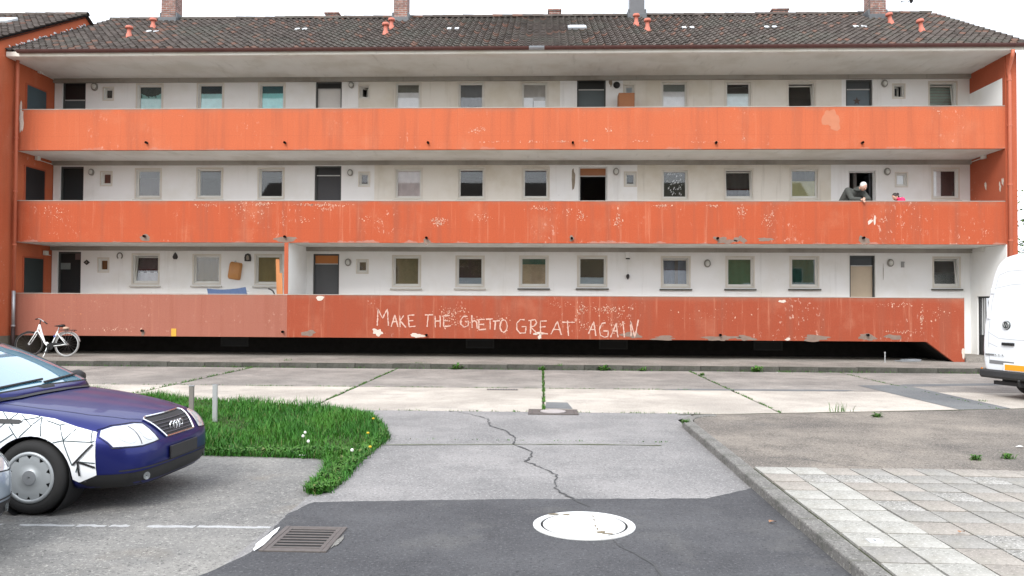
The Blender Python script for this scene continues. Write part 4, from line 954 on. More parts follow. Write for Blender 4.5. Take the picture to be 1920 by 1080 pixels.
s = MB(); s.add([(u, v_, .0045) for u, v_ in rag(-.275, -.03, .026, .30, 18, .3)], [tuple(range(18))]); s.build('white_mortar', M['white_paint'], gr)
s = MB(); s.add([(u, v_, .0035) for u, v_ in rag(.255, -.05, .02, .14, 12, .35)], [tuple(range(12))]); s.build('mortar', M['kerb'], gr)
p = G(1037, 773)
mc = thing('iron_cover', 'rusty square iron cover with round lid at the end of the driveway', 'manhole cover', None, (p.x, p.y, .001))
s = MB(); sash(s, -.39, .39, -.27, .27, -.03, .014, .06); s.build('frame', M['iron'], mc, bevel=.004)
s = MB(); s.box(-.328,.328,-.208,.208,-.03,.008); s.build('plate', M['iron'], mc)
s = MB(); s.lathe([(.20,.009),(.20,.02),(.18,.022),(.02,.022)], (0,0,0), 'z', 28); s.build('lid', plain('worn_lid', (.40,.37,.36), .6, .3, var=.2, scale=18), mc)
p = G(942, 731)
sg = thing('slot_drain', 'narrow slotted drain in the concrete behind the lawn', 'drain grate', None, (p.x, p.y, .003))
s = MB(); sash(s, -.30, .30, -.075, .075, -.03, .012, .018); s.build('frame', M['iron'], sg)
for k in range(11):
    s = MB(); x_ = -.275+k*.052; s.box(x_, x_+.026, -.056, .056, -.03, .010); s.build('bar', M['galv'], sg)
s = MB(); s.box(-.281,.281,-.056,.056,-.029,.0005); s.build('pit_shade', M['iron_d'], sg)  # black plate again, shade between the bars put into its colour
for (a, yb, yt, lb_) in ((359,800,724,'thin weathered steel post in the lawn, left of two'),(403,790,722,'galvanised steel post in the lawn, right of two')):
    p = G(a, yb, 0); p = Vector((p.x, 11.2 if a == 403 else 11.0, 0)); p.x = V(a, 760, p.y).x; h = V(a, yt, p.y).z
    t = thing('steel_post', lb_, 'post', 'steel posts in the lawn', p); s = MB(); s.box(-.032,.032,-.02,.02,-.05,h); s.build('post', plain('post_weathered', (.20,.185,.165), .7, .3, var=.35, scale=9) if a == 359 else M['galv'], t, bevel=.006)
    s = MB(); s.box(-.036,.036,-.024,.024,h+.0005,h+.012); s.build('post_cap', M['zinc'], t)
p = G(1640, 1016, .086); s = MB(); s.box(-.045,.045,-.04,.04,0,.012); s.add([(x_, y_, .0125) for x_, y_ in rag(0,0,.014,.012,8,.2)], [tuple(range(8))]); s.mi[-1] = 1
o = s.build('marker_plate', [plain('pale_plate', (.55,.57,.58), .6), M['iron_d']], label='small pale square survey plate set in the paving by the kerb', category='plate'); o.location = p
# stake, scrap and litter under the gallery
p = G(1678, 683, .12); s = MB(); s.tube([(0,0,0),(0,0,.27)], .014, 6); s.lathe([(.022,.27),(.022,.30)], (0,0,0), 'z', 8); o = s.build('metal_stake', M['galv'], label='short metal stake standing on the pavement near the stair end', category='stake'); o.location = (p.x, 22.9, .12)
s = MB(); s.box(-.35,.30,-.15,.15,0,.02); s.box(-.1,.4,-.05,.2,.021,.05); o = s.build('scrap_sheet', plain('scrap', (.22,.23,.24), .7, var=.4, scale=10), label='grey scrap sheet lying in the shadow under the stair end', category='scrap'); o.location = (10.55, 23.5, .125); o.rotation_euler = (0,0,.3)
lit = plain('litter_paper', (.70,.70,.68), .8); lit2 = plain('litter_leaf', (.30,.16,.09), .9)
for a, b, z, c, lb_ in ((1460,699,.0,lit,'crumpled white paper at the kerb in front of the low band'),(568,856,.0,lit,'white scrap of paper at the front edge of the lawn'),(1913,839,.075,lit,'white paper scrap on the terrace at the right edge'),
    (1448,981,0,lit2,'brown leaf on the asphalt at the kerb, upper of three'),(1491,974,0,lit2,'brown leaf touching the kerb face by the driveway'),(1557,1025,0,lit2,'brown leaf on the dark asphalt at the kerb, lower of three'),(1802,1000,.09,lit2,'small orange leaf lying on the paving slabs')):
    p = G(a, b, z); s = MB(); r_ = .035 if c is lit else .022
    pts_ = rag(0, 0, r_*1.3, r_*.8, 9, .4); s.add([(u, v_, random.uniform(.004,.02)) for u, v_ in pts_]+[(0,0,.012)], [(i, (i+1) % 9, 9) for i in range(9)])
    o = s.build('paper_scrap' if c is lit else 'fallen_leaf', c, label=lb_, category='litter' if c is lit else 'leaf'); o.location = p+Vector((0,0,.004))

# ================================================================== THINGS ON THE GALLERIES
def at_wall(px, py, off=0): p = V(px, py, YW-off); return p
p = at_wall(441.5, 508)
tubo = thing('plastic_tub', 'orange brown plastic tub hung tilted on the wall between two windows', 'tub', None, (p.x, YW-.002, p.z)); tm = plain('tub_plastic', (.52,.24,.075), .45, var=.12)
s = MB(); w_, h_, d_ = .20, .28, .13
def rrect(w_, h_, r_, y_, n=4):
    o_ = []
    for cx, cz, a0 in ((w_-r_,h_-r_,0),(-w_+r_,h_-r_,90),(-w_+r_,-h_+r_,180),(w_-r_,-h_+r_,270)):
        for k in range(n+1): a = R(a0+90*k/n); o_.append((cx+r_*math.cos(a), y_, cz+r_*math.sin(a)))
    return o_
rings = [rrect(w_,h_,.06,0), rrect(w_,h_,.06,-.02), rrect(w_*.96,h_*.97,.06,-.02), rrect(w_*.86,h_*.88,.06,-d_), rrect(w_*.80,h_*.83,.05,-d_-.012)]; n = 20
for r_ in rings: s.v += r_
for k in range(len(rings)-1):
    for i in range(n): s.f.append((k*n+i, k*n+(i+1)%n, (k+1)*n+(i+1)%n, (k+1)*n+i)); s.mi.append(0)
s.f.append(tuple((len(rings)-1)*n+i for i in range(n))); s.mi.append(0)
o = s.build('tub', tm, tubo, True); o.rotation_euler = (0, R(8), 0)
s = MB(); s.lathe([(.03,0),(.03,-.03)], (0,0,.30), 'y', 10); s.build('hook', M['galv'], tubo)
orn = plain('ornament_dark', (.035,.03,.028), .6)
def ornament(px, py, pts_, label, mat=orn, hole=None, cat='ornament'):
    p = at_wall(px, py); k = YW/F; s = MB(); s.prism_y([(p.x+a*k, p.z+b*k) for a, b in pts_], YW-.03, YW-.002)
    o = s.build('wall_ornament', mat, label=label, category=cat, group='ornaments on the ground floor wall')
    if hole:
        s = MB(); s.prism_y([(p.x+a*k, p.z+b*k) for a, b in hole], YW-.036, YW-.0305); s.build('inlay', plain('inlay', (.30,.25,.20), .6, var=.3, scale=30), o)
ornament(163,492,[(-6,0),(0,-5),(6,0),(0,5)],'dark diamond shaped ornament beside the lower left door', hole=[(-1.5,0),(0,-2),(1.5,0),(0,2)])
ornament(329,480,[(-5,-2),(-3,-6),(3,-6),(5,-2),(3,3),(0,7),(-3,3)],'black drop shaped ornament between two lower left windows')
ornament(465,483,[(-6,-7),(6,-7),(6.5,0),(5,6),(0,8),(-5,6),(-6.5,0)],'dark arched plaque on the wall right of the orange tub', hole=[(-2,-5),(3,-4),(2,3),(-1,5),(-3,1)])
p = at_wall(225, 480); s = MB(); s.tube([(p.x+.085*math.cos(a)*1.0, YW-.02, p.z+.10*math.sin(a)) for a in [R(-50+280*k/14) for k in range(15)]], .018, 6); s.build('horseshoe', plain('old_iron', (.25,.23,.21), .6, .5), label='grey horseshoe hung above the lower left bathroom window', category='horseshoe')
# blue cloth over a rack, boards, curved handle
bl = thing('draped_cloth', 'dark blue cloth stretched over a rack behind the faded balcony band', 'cloth', None, (0,0,0))
p0, p1, pt1, pt0 = V(390,553,24.1), V(464,553,24.1), V(461,538,24.2), V(388,541,24.2)
s = MB(); n = 10; vs_ = []
for j in range(4):
    for i in range(n+1):
        u, t = i/n, j/3; a = p0.lerp(p1, u); b = pt0.lerp(pt1, u); q_ = a.lerp(b, t); q_.z -= .05*math.sin(math.pi*u)*t; q_.y += .02*math.sin(u*17); vs_.append(q_)
lo_ = [(v_.x, v_.y-.05, 1.2) for v_ in vs_[:n+1]]
s.add(lo_+[tuple(v_) for v_ in vs_], [(j*(n+1)+i, j*(n+1)+i+1, (j+1)*(n+1)+i+1, (j+1)*(n+1)+i) for j in range(4) for i in range(n)]); s.build('cloth', plain('blue_cloth', (.055,.085,.16), .9, var=.15), bl)
s = MB()
for X in (p0.x+.05, p1.x-.05): s.tube([(X,24.25,.89),(X,24.2,2.0)], .015, 6)
s.tube([(p0.x,24.22,2.02),(p1.x,24.22,2.06)], .015, 6); s.build('rack', M['galv'], bl)
bd = plain('orange_board', (.50,.20,.07), .7, var=.15, scale=4)
for a, b, lb_, zt_, yy in ((521.5,-.03,'orange wooden board leaning on the dividing wall, taller of two',486,23.95),(526,.05,'orange wooden board leaning on the dividing wall, shorter of two',512,23.80)):
    q0, q1 = V(a+2, 560, yy), V(a, zt_, yy); s = MB(); s.box(-.055,.055,-.012,.012,0,q1.z-.89); o = s.build('board', bd, label=lb_, category='board'); o.location = (q0.x+.02, yy, .89); o.rotation_euler = (R(2), R(-1.5), 0)
s = MB(); pts_ = [V(503,541,24.0), V(508,543,24.0), V(512,546,24.0), V(514,550,24.0), V(514,560,24.0)]; s.tube([tuple(q_) for q_ in pts_]+[(pts_[-1].x,24.0,.9)], .022, 7); s.build('bent_handle', M['black'], label='black bent handle sticking up behind the faded band near the dividing wall', category='handle')
# cabinet on the top gallery
a, b = V(1160,174,24.7), V(1190,174,24.7); cb = thing('cabinet', 'orange brown wooden cabinet standing on the top gallery beside the burnt lamp', 'cabinet', None, ((a.x+b.x)/2, 24.7, FL[2]))
cm = plain('cabinet_wood', (.34,.13,.045), .6, var=.15, scale=3); hw = (b.x-a.x)/2; hh = a.z-FL[2]
s = MB(); s.box(-hw,hw,0,.42,0,hh); s.build('carcass', cm, cb, bevel=.008)
s = MB(); s.box(-hw+.02,hw-.02,-.018,-.001,.03,hh-.03); s.build('door', cm, cb, bevel=.004)
s = MB(); s.lathe([(.018,0),(.022,-.03)], (hw*.6,-.018,hh*.62), 'y', 8); s.build('knob', M['black'], cb)
# hanging lamp cord on the ground floor wall
p = at_wall(1177, 470); t = thing('hanging_pendant', 'white conduit box with a cord and dark bulb hanging on the lower wall', 'lamp', None, (p.x, YW-.05, 0)); k = YW/F
zt_ = lambda y_: V(1177, y_, YW).z
s = MB(); s.box(-.07,.07,-.02,.045,zt_(484),zt_(468)); s.build('conduit', M['white'], t); s = MB(); s.lathe([(.07,zt_(486)),(.06,zt_(484)-.002)], (0,0,0), 'z', 10); s.build('socket', orn, t)
s = MB(); s.tube([(0,0,zt_(486)),(0,0,zt_(516))], .008, 5); s.build('cord', M['pvc'], t); s = MB(); s.lathe([(.01,zt_(524)),(.045,zt_(521)),(.05,zt_(517)),(.02,zt_(514))], (0,0,0), 'z', 10); s.build('bulb', orn, t)
p = at_wall(1692, 496); s = MB(); s.box(p.x-.045,p.x+.045,YW-.03,YW-.002,p.z-.09,p.z+.09); s.box(p.x-.055,p.x+.055,YW-.035,YW-.031,p.z+.05,p.z+.085); s.build('door_phone', plain('grey_box', (.30,.30,.29), .6), house)

# ================================================================== TREE beyond the right end
def tree(x, y, h, cz, rx, rz, nl, label, seed, big=1.0):
    t = thing('leafy_tree', label, 'tree', None, (x, y, 0)); rr = random.Random(seed)
    s = MB(); s.tube([(0,0,-.1),(.05,0,h*.3),(-.03,.05,h*.55),(.05,0,h*.9)], [.14,.11,.08,.03], 8); tips = []
    for k in range(16):
        a = rr.uniform(0, 6.283); z0 = h*rr.uniform(.3, .85); L = rx*rr.uniform(.6, 1.05); e = Vector((math.cos(a)*L, math.sin(a)*L, z0+rr.uniform(.2, .9))); s.tube([(0,0,z0),tuple(Vector((0,0,z0)).lerp(e,.5)+Vector((0,0,.1))),tuple(e)], [.045,.03,.01], 5); tips.append(e)
    s.build('trunk', plain('bark', (.10,.08,.06), .95, var=.3, scale=12), t, True)
    lv = MB()
    for k in range(nl):
        e = rr.choice(tips); c_ = e*rr.uniform(.55, 1.05); c_.z = e.z+rr.gauss(0, .35); c_ += Vector((rr.gauss(0,.3), rr.gauss(0,.3), rr.gauss(0,.25)))
        a, b = rr.uniform(0, 6.28), rr.uniform(-.9, .9); L = rr.uniform(.05, .10)*big; d = Vector((math.cos(a)*math.cos(b), math.sin(a)*math.cos(b), math.sin(b)))*L; s_ = d.cross(Vector((rr.gauss(0,1),rr.gauss(0,1),1))).normalized()*L*.38
        lv.add([c_-d, c_-s_, c_+d, c_+s_], [(0,1,2,3)])
    lv.build('crown', grass_mat('tree_leaves', (.035,.075,.015), (.09,.15,.03)), t)
tree(17.6, 27.5, 6.6, 4.5, 1.35, 2, 2600, 'young leafy tree showing past the right end of the building', 4)

# the house and trees across the yard, behind the photographer: mirrored in the window panes
opp = thing('opposite_house', 'ochre house with dark roof across the yard, mirrored in the lower window panes', 'building', None, (0, -15, 0))
och = mat_plaster('ochre_plaster', (.46,.37,.20), (.38,.30,.16), .5, 33)
s = MB(); s.box(-24, 22, -9, 0, 0, 9.2); s.build('wall', och, opp)
s = MB(); s.add([(-24.4,.5,9.0),(22.4,.5,9.0),(22.4,-4.5,12.4),(-24.4,-4.5,12.4),(22.4,-9.5,9.0),(-24.4,-9.5,9.0)], [(1,0,3,2),(2,3,5,4),(0,5,3),(1,2,4)]); s.build('roof', M['tile'], opp)
for fl in range(3):
    for k in range(15):
        X = -22+k*3.0; s = MB(); s.box(X, X+1.1, .002, .05, 1.0+fl*2.5, 2.3+fl*2.5); wn = s.build('window', M['pvc'], opp)
        s = MB(); s.box(X+.08, X+1.02, .0505, .06, 1.08+fl*2.5, 2.22+fl*2.5); s.build('pane', M['black'], wn)
for X in (-15, -4, 8): s = MB(); s.box(X, X+.8, -4.4, -3.8, 11.5, 13.8); s.build('chimney', M['brick'], opp)
tree(-5.6, -10.5, 10.5, 6, 2.4, 3, 2600, 'tall loose tree across the yard, mirrored in a middle floor window', 14, 2.2)
tree(-.6, -11.5, 9.5, 6, 2.0, 3, 1500, 'sparse tree across the yard, mirrored in a middle floor window right of centre', 15, 1.8)
tree(-9.5, -11, 9.8, 6, 2.0, 3, 2000, 'bushy tree across the yard, mirrored in the pale curtained middle window', 16, 2.2)

# ================================================================== VEHICLES
def eval_mesh(o):
    dg = bpy.context.evaluated_depsgraph_get(); return bpy.data.meshes.new_from_object(o.evaluated_get(dg), depsgraph=dg)
def loft_body(name, secs, mats, sub=2):
    """secs: list of half sections [(x,y,z)...] from bottom centre over the side to top centre"""
    mb = MB(); n = len(secs[0]); ring = 2*n-2
    for s_ in secs:
        mb.v += [tuple(p) for p in s_]+[(p[0], -p[1], p[2]) for p in reversed(s_[1:-1])]
    for i in range(len(secs)-1):
        for k in range(ring): mb.f.append((i*ring+k, i*ring+(k+1)%ring, (i+1)*ring+(k+1)%ring, (i+1)*ring+k)); mb.mi.append(0)
    for base, fl in ((0, True), ((len(secs)-1)*ring, False)):     # end caps as quad strips
        for k in range(n-1):
            a, b = base+k, base+k+1; c = base+(ring-k-1) if k+1 < n-1 else None; d_ = base+(ring-k) % ring
            quad = [a, b] + ([c] if c is not None else []) + ([d_] if k > 0 else [])
            quad = list(dict.fromkeys(quad))
            if len(quad) >= 3: mb.f.append(tuple(quad) if fl else tuple(reversed(quad))); mb.mi.append(0)
    o = mb.build(name, mats, None, True); md = o.modifiers.new('s', 'SUBSURF'); md.levels = sub; md.render_levels = sub
    bm = bmesh.new(); bm.from_mesh(o.data); bmesh.ops.recalc_face_normals(bm, faces=bm.faces); bm.to_mesh(o.data); bm.free()
    me = eval_mesh(o); o.modifiers.clear(); o.data = me; return o
def bvh_of(o):
    bm = bmesh.new(); bm.from_mesh(o.data); t = BVHTree.FromBMesh(bm); bm.free(); return t
AX = {'front': (lambda a, b: (Vector((3, a, b)), Vector((-1,0,0)))), 'rear': (lambda a, b: (Vector((-9, a, b)), Vector((1,0,0)))),
      'right': (lambda a, b: (Vector((a, -3, b)), Vector((0,1,0)))), 'left': (lambda a, b: (Vector((a, 3, b)), Vector((0,-1,0)))), 'top': (lambda a, b: (Vector((a, b, 5)), Vector((0,0,-1))))}
def cast(bvh, ax, a, b, off):
    o_, d = AX[ax](a, b); h, nrm, _, _ = bvh.ray_cast(o_, d)
    if h is None: return None
    if nrm.dot(d) > 0: nrm = -nrm
    return h+nrm*off
def patch(name, bvh, ax, poly, off, mat, parent, step=.05, th=0):
    pts_ = []
    for p, q_ in zip(poly, poly[1:]+poly[:1]):
        n = max(1, int(math.dist(p, q_)/step))
        for k in range(n): pts_.append(Vector((p[0]+(q_[0]-p[0])*k/n, p[1]+(q_[1]-p[1])*k/n)))
    nb = len(pts_); edges = [(i, (i+1) % nb) for i in range(nb)]; xs = [p.x for p in pts_]; ys = [p.y for p in pts_]; tp = [(p.x, p.y) for p in pts_]
    u = min(xs)+step
    while u < max(xs):
        v_ = min(ys)+step
        while v_ < max(ys):
            if inside(tp, u, v_) and min(math.hypot(u-p.x, v_-p.y) for p in pts_) > step*.45: pts_.append(Vector((u, v_)))
            v_ += step
        u += step
    vo, _, fo, *_ = delaunay_2d_cdt(pts_, edges, [], 1, 1e-6)
    P3 = [cast(bvh, ax, p.x, p.y, off) for p in vo]; mb = MB(); fs_ = [f for f in fo if all(P3[i] is not None for i in f)]
    mb.add([tuple(p) if p is not None else (0,0,0) for p in P3], fs_)
    o = mb.build(name, mat, parent, True)
    bm = bmesh.new(); bm.from_mesh(o.data); bmesh.ops.delete(bm, geom=[v_ for v_ in bm.verts if not v_.link_faces], context='VERTS'); bm.to_mesh(o.data); bm.free()
    if th:
        md = o.modifiers.new('th', 'SOLIDIFY'); md.thickness = th; md.offset = 0
    return o
def strokes(name, bvh, ax, lines, wd, off, mat, parent, r=None):
    mb = MB()
    for li, line in enumerate(lines):
        pts_ = []
        for p, q_ in zip(line, line[1:]):
            n = max(1, int(math.dist(p, q_)/.03))
            for k in range(n): pts_.append((p[0]+(q_[0]-p[0])*k/n, p[1]+(q_[1]-p[1])*k/n))
        pts_.append(line[-1]); P3 = [c for c in (cast(bvh, ax, a, b, off+.0002*li) for a, b in pts_) if c is not None]
        if len(P3) < 2: continue
        if r: mb.tube(P3, r, 6); continue
        L = []; _, d = AX[ax](0, 0)
        for k, p in enumerate(P3):
            t = (P3[min(k+1, len(P3)-1)]-P3[max(k-1, 0)]).normalized(); n_ = t.cross(d).normalized()*wd/2; L += [p+n_, p-n_]
        mb.add(L, [(2*k, 2*k+1, 2*k+3, 2*k+2) for k in range(len(P3)-1)])
    return mb.build(name, mat, parent)
def cut(o, cutters):
    for c in cutters:
        md = o.modifiers.new('b', 'BOOLEAN'); md.operation = 'DIFFERENCE'; md.object = c; md.solver = 'EXACT'; md.material_mode = 'TRANSFER'
    me = eval_mesh(o); o.modifiers.clear(); o.data = me
    for c in cutters: bpy.data.objects.remove(c)
def cyl_y(x, z, r_, y0, y1, mat):
    s = MB(); s.lathe([(r_, y0), (r_, y1)], (x, 0, z), 'y', 40); o = s.build('cutter', mat); 
    bm = bmesh.new(); bm.from_mesh(o.data); bmesh.ops.recalc_face_normals(bm, faces=bm.faces); bm.to_mesh(o.data); bm.free(); return o
CAPM = plain('wheel_cover', (.34,.36,.37), .45, .35, var=.08, scale=9)
def wheel(parent, x, y, r_, rim, side):
    """side=-1: outer face towards -y"""
    w0 = .105; s = MB(); s.lathe([(rim,-w0*.9),(rim+.02,-w0),(r_-.045,-w0),(r_-.012,-w0*.82),(r_,-w0*.5),(r_,w0*.5),(r_-.012,w0*.82),(r_-.045,w0),(rim+.02,w0),(rim,w0*.9)], (0,0,0), 'y', 40, False)
    ty = s.build('wheel', M['rubber'], parent, True); ty.location = (x, y, r_)
    s = MB(); yo = side*w0
    s.lathe([(rim+.004, yo*.92),(rim+.004, yo*1.0),(rim-.022, yo*1.04),(rim-.03, yo*.9)], (0,0,0), 'y', 40, False)
    s.lathe([(.005, yo*.98),(.065, yo*.98),(.068, yo*.94),(.12, yo*1.0),(rim*.74, yo*.98)], (0,0,0), 'y', 40, False)
    for k in range(10):       # paddle spokes between the vents
        a = 2*math.pi*k/10; hw_ = .036
        def P(rad, off_, yy): return (rad*math.cos(a)-off_*math.sin(a), yy, rad*math.sin(a)+off_*math.cos(a))
        n0 = rim*.70; n1 = rim-.02
        s.add([P(n0,-hw_*1.35,yo*.98),P(n1-.012,-hw_*1.05,yo*.97),P(n1,0,yo*.97),P(n1-.012,hw_*1.05,yo*.97),P(n0,hw_*1.35,yo*.98),P(n0,0,yo*1.0)], [(0,1,2,5),(5,2,3,4)])
    rm = s.build('rim', CAPM, ty, True)
    s = MB(); s.lathe([(rim, yo*.55),(.01, yo*.55)], (0,0,0), 'y', 30, False); s.build('brake', M['black'], ty)
    s = MB(); s.lathe([(.062, yo*.985),(.06, yo*1.02),(.01, yo*1.03)], (0,0,0), 'y', 20, False); s.build('hub_cap', plain('hub_cap', (.20,.21,.22), .5, .3), ty)
    return ty

FAX = .05
def make_car(label, paint, loc, rz, sc_, wrap):
    car = thing('parked_car', label, 'car', 'cars parked at the left', loc, rz); car.scale = (sc_,)*3
    S = [( .955,.20,.26,.20,.33,.42,.50,.51),( .935,.42,.50,.40,.26,.42,.545,.56),( .885,.57,.655,.53,.20,.42,.605,.635),( .82,.66,.735,.60,.185,.43,.665,.72),( .74,.715,.785,.645,.18,.44,.705,.77),( .60,.765,.835,.69,.175,.46,.745,.815),
         ( .38,.80,.875,.715,.17,.48,.80,.865),( 0,.82,.895,.745,.17,.5,.865,.925),( -.35,.83,.90,.765,.17,.5,.905,.965),( -.62,.83,.905,.80,.17,.5,.93,.975),( -1.5,.835,.905,.825,.17,.5,.945,.95),( -2.76,.82,.90,.80,.19,.5,.965,.97),
         ( -3.25,.80,.87,.77,.24,.5,.97,.99),( -3.62,.74,.80,.70,.3,.5,.95,.97),( -3.80,.62,.68,.58,.36,.55,.88,.90)]
    secs = []
    for x, wb, wm, wt, zb, zm, zs, zc in S:
        secs.append([(x,0,zb),(x,wb*.6,zb),(x,wb*.95,zb+.01),(x,wm*.985,zb+.10),(x,wm,zm),(x,wm*.992,zm+(zs-zm)*.55),(x,(wm*.4+wt*.6),zs-.028),(x,wt*.97,zs+.012),(x,wt*.6,zs+(zc-zs)*.66),(x,0,zc)])
    body = loft_body('body', secs, paint); bv = bvh_of(body)
    # greenhouse
    Gs = [(-.34,.70,.78,.965),(-.50,.70,.80,1.045),(-.80,.655,.815,1.205),(-1.10,.615,.825,1.345),(-1.35,.595,.83,1.415),(-1.75,.59,.83,1.45),(-2.3,.585,.825,1.435),(-2.65,.585,.82,1.37),(-2.95,.61,.81,1.22),(-3.25,.64,.78,1.03),(-3.4,.64,.74,.95)]
    gs_ = []
    for x, wt, wb, zt_ in Gs:
        zl = .90; dzz = zt_-zl
        gs_.append([(x,0,zl-.1),(x,wb*.6,zl-.1),(x,wb*.97,zl-.06),(x,wb,zl),(x,wb+(wt-wb)*.45,zl+dzz*.45),(x,wt+.012,zl+dzz*.86),(x,wt-.03,zl+dzz*.965),(x,wt*.6,zl+dzz+.008),(x,0,zl+dzz+.018)])
    gh = loft_body('roof', gs_, paint); gh.parent = car; gv = bvh_of(gh)
    cut(body, [cyl_y(FAX,.31,.352,-1.2,-.62,M['black']), cyl_y(FAX,.31,.352,.62,1.2,M['black']), cyl_y(-2.76,.31,.352,-1.2,-.62,M['black']), cyl_y(-2.76,.31,.352,.62,1.2,M['black'])]); body.parent = car
    for x in (FAX, -2.76):
        for sd_ in (-1, 1):
            wheel(car, x, sd_*.785, .316, .215, sd_)
            s = MB(); s.lathe([(.347, sd_*.60),(.347, sd_*.872)], (x,0,.31), 'y', 40, False); s.lathe([(.347, sd_*.60),(.01, sd_*.60)], (x,0,.31), 'y', 40, False); s.build('arch_liner', M['black'], car, True)
    blk = M['black']
    ws = patch('windscreen', gv, 'front', [(-.655,1.0),(0,1.015),(.655,1.0),(.60,1.18),(.53,1.365),(0,1.385),(-.53,1.365),(-.60,1.18)], .005, M['cglass'], car, .06)
    strokes('screen_trim', gv, 'front', [[(-.665,.99),(-.605,1.18),(-.535,1.372),(0,1.392),(.535,1.372),(.605,1.18),(.665,.99)]], .02, .006, blk, car)
    for ax, sg_ in (('right', -1), ('left', 1)):
        patch('side_window', gv, ax, [(-.72,1.0),(-1.55,.985),(-1.55,1.36),(-1.36,1.36),(-1.15,1.29)], .004, M['cglass'], car, .06)
        patch('side_window', gv, ax, [(-1.62,.985),(-2.55,1.0),(-2.62,1.12),(-2.42,1.33),(-1.62,1.36)], .004, M['cglass'], car, .06)
        strokes('door_seam', bv, ax, [[(-.62,.93),(-.60,.6),(-.62,.24)],[(-1.58,.95),(-1.60,.24)],[(-2.45,.95),(-2.35,.6),(-2.2,.55)]], .008, .003, blk, car)
        patch('sill_trim', bv, ax, [(-2.38,.185),(FAX-.38,.185),(FAX-.38,.30),(-2.38,.30)], .003, blk, car, .08)
        for hx in (-1.40, -2.28):
            p = cast(bv, ax, hx, .80, .012); s = MB(); s.box(-.09,.09,-.012,.012,-.016,.016); o = s.build('door_handle', blk, car, bevel=.008); o.location = p
        m_ = MB(); m_.lathe([(.02,-.06),(.085,-.04),(.10,.02),(.07,.07),(.02,.08)], (0,0,0), 'x', 14); o = m_.build('mirror', paint if not wrap else blk, car, True); o.location = (-.70, sg_*.93, 1.0); o.scale = (1, 1.15, .78)
        # lamps
        patch('headlight', bv, 'front', [(sg_*.395,.572),(sg_*.60,.556),(sg_*.775,.566),(sg_*.785,.655),(sg_*.752,.70),(sg_*.68,.722),(sg_*.50,.724),(sg_*.43,.712)], .006, M['lens'], car, .04)
        strokes('headlight_trim', bv, 'front', [[(sg_*.387,.570),(sg_*.60,.547),(sg_*.781,.557),(sg_*.792,.657),(sg_*.758,.706),(sg_*.68,.730),(sg_*.50,.732),(sg_*.424,.718),(sg_*.387,.570)]], .008, .007, blk, car)
        strokes('lamp_divider', bv, 'front', [[(sg_*.60,.565),(sg_*.585,.715)]], .010, .008, M['slat'], car); patch('lamp_reflector', bv, 'front', [(sg_*(.50+.055*math.cos(a)), .642+.055*math.sin(a)) for a in [2*math.pi*k/14 for k in range(14)]], .008, M['reflector'], car, .03); patch('lamp_reflector', bv, 'front', [(sg_*(.675+.05*math.cos(a)), .635+.05*math.sin(a)) for a in [2*math.pi*k/14 for k in range(14)]], .008, M['reflector'], car, .03)
        p = cast(bv, 'front', sg_*.56, .285, .004)
        if p: s = MB(); s.lathe([(.032,0),(.034,.010),(.005,.006)], (0,0,0), 'x', 14, False); o = s.build('fog_lamp', M['lens_d'], car); o.location = p; o.rotation_euler = (0,0,sg_*R(24))
        patch('tail_light', bv, 'rear', [(sg_*.42,.66),(sg_*.66,.64),(sg_*.68,.84),(sg_*.42,.86)], .005, M['red'], car, .05)
    patch('cowl_panel', gv, 'front', [(-.74,.94),(.74,.94),(.70,1.005),(.66,.998),(0,1.012),(-.66,.998),(-.70,1.005)], .006, blk, car, .05)
    patch('rear_screen', gv, 'rear', [(-.55,1.03),(.55,1.03),(.50,1.34),(-.50,1.34)], .004, M['cglass'], car, .06)
    patch('lower_bumper', bv, 'front', [(-.70,.20),(.70,.20),(.70,.335),(.40,.345),(0,.35),(-.40,.345),(-.70,.335)], .005, blk, car, .05)
    for ax in ('right', 'left'): patch('lower_bumper_side', bv, ax, [(FAX+.40,.19),(.86,.22),(.86,.335),(.60,.335),(FAX+.40,.27)], .0055, blk, car, .05)
    strokes('bumper_groove', bv, 'front', [[(-.76,.36),(-.40,.365),(0,.37),(.40,.365),(.76,.36)]], .012, .006, blk, car)
    gz0, gz1 = .575, .735
    patch('grille', bv, 'front', [(-.265,gz0),(.265,gz0),(.355,gz1),(.30,gz1+.012),(-.30,gz1+.012),(-.355,gz1)], .004, blk, car, .04)
    strokes('grille_frame', bv, 'front', [[(-.265,gz0),(.265,gz0),(.36,gz1),(.30,gz1+.014),(-.30,gz1+.014),(-.36,gz1),(-.265,gz0)]], .02, .012, M['chrome'], car, .010)
    for k in range(5):
        z_ = gz0+.028+k*.026; hw_ = .275+(z_-gz0)*.42; strokes('grille_slat', bv, 'front', [[(-hw_,z_),(hw_,z_)]], .01, .010, M['slat'], car, .0045)
    em = MB()
    for k in range(4):
        y_ = -.084+k*.056; p = cast(bv, 'front', 0, .652, .03); em.tube([(p.x-.004*abs(k-1.5)+.10*.0, y_+.038*math.cos(a), .652+.038*math.sin(a)) for a in [2*math.pi*i/18 for i in range(18)]], .0075, 6, True)
    em.build('emblem_rings', M['chrome'], car, True)
    for l in ([(-.42,.70),(0,.675),(.40,.60),(.66,.46),(.735,.35)],[(-.42,-.70),(0,-.675),(.40,-.60),(.66,-.46),(.735,-.35)]): strokes('bonnet_seam', bv, 'top', [l], .007, .002, blk, car)
    patch('cowl', bv, 'top', [(-.30,-.50),(-.26,0),(-.30,.50),(-.40,.74),(-.52,.74),(-.44,0),(-.52,-.74),(-.40,-.74)], .012, blk, car, .06)
    for y0, y1 in ((-.62,.02),(-.02,.60)):
        s = MB(); a = cast(gv, 'front', y0, 1.02, .02); b = cast(gv, 'front', y1, 1.045, .02); s.tube([a, a.lerp(b,.5), b], .011, 6); s.build('wiper', blk, car)
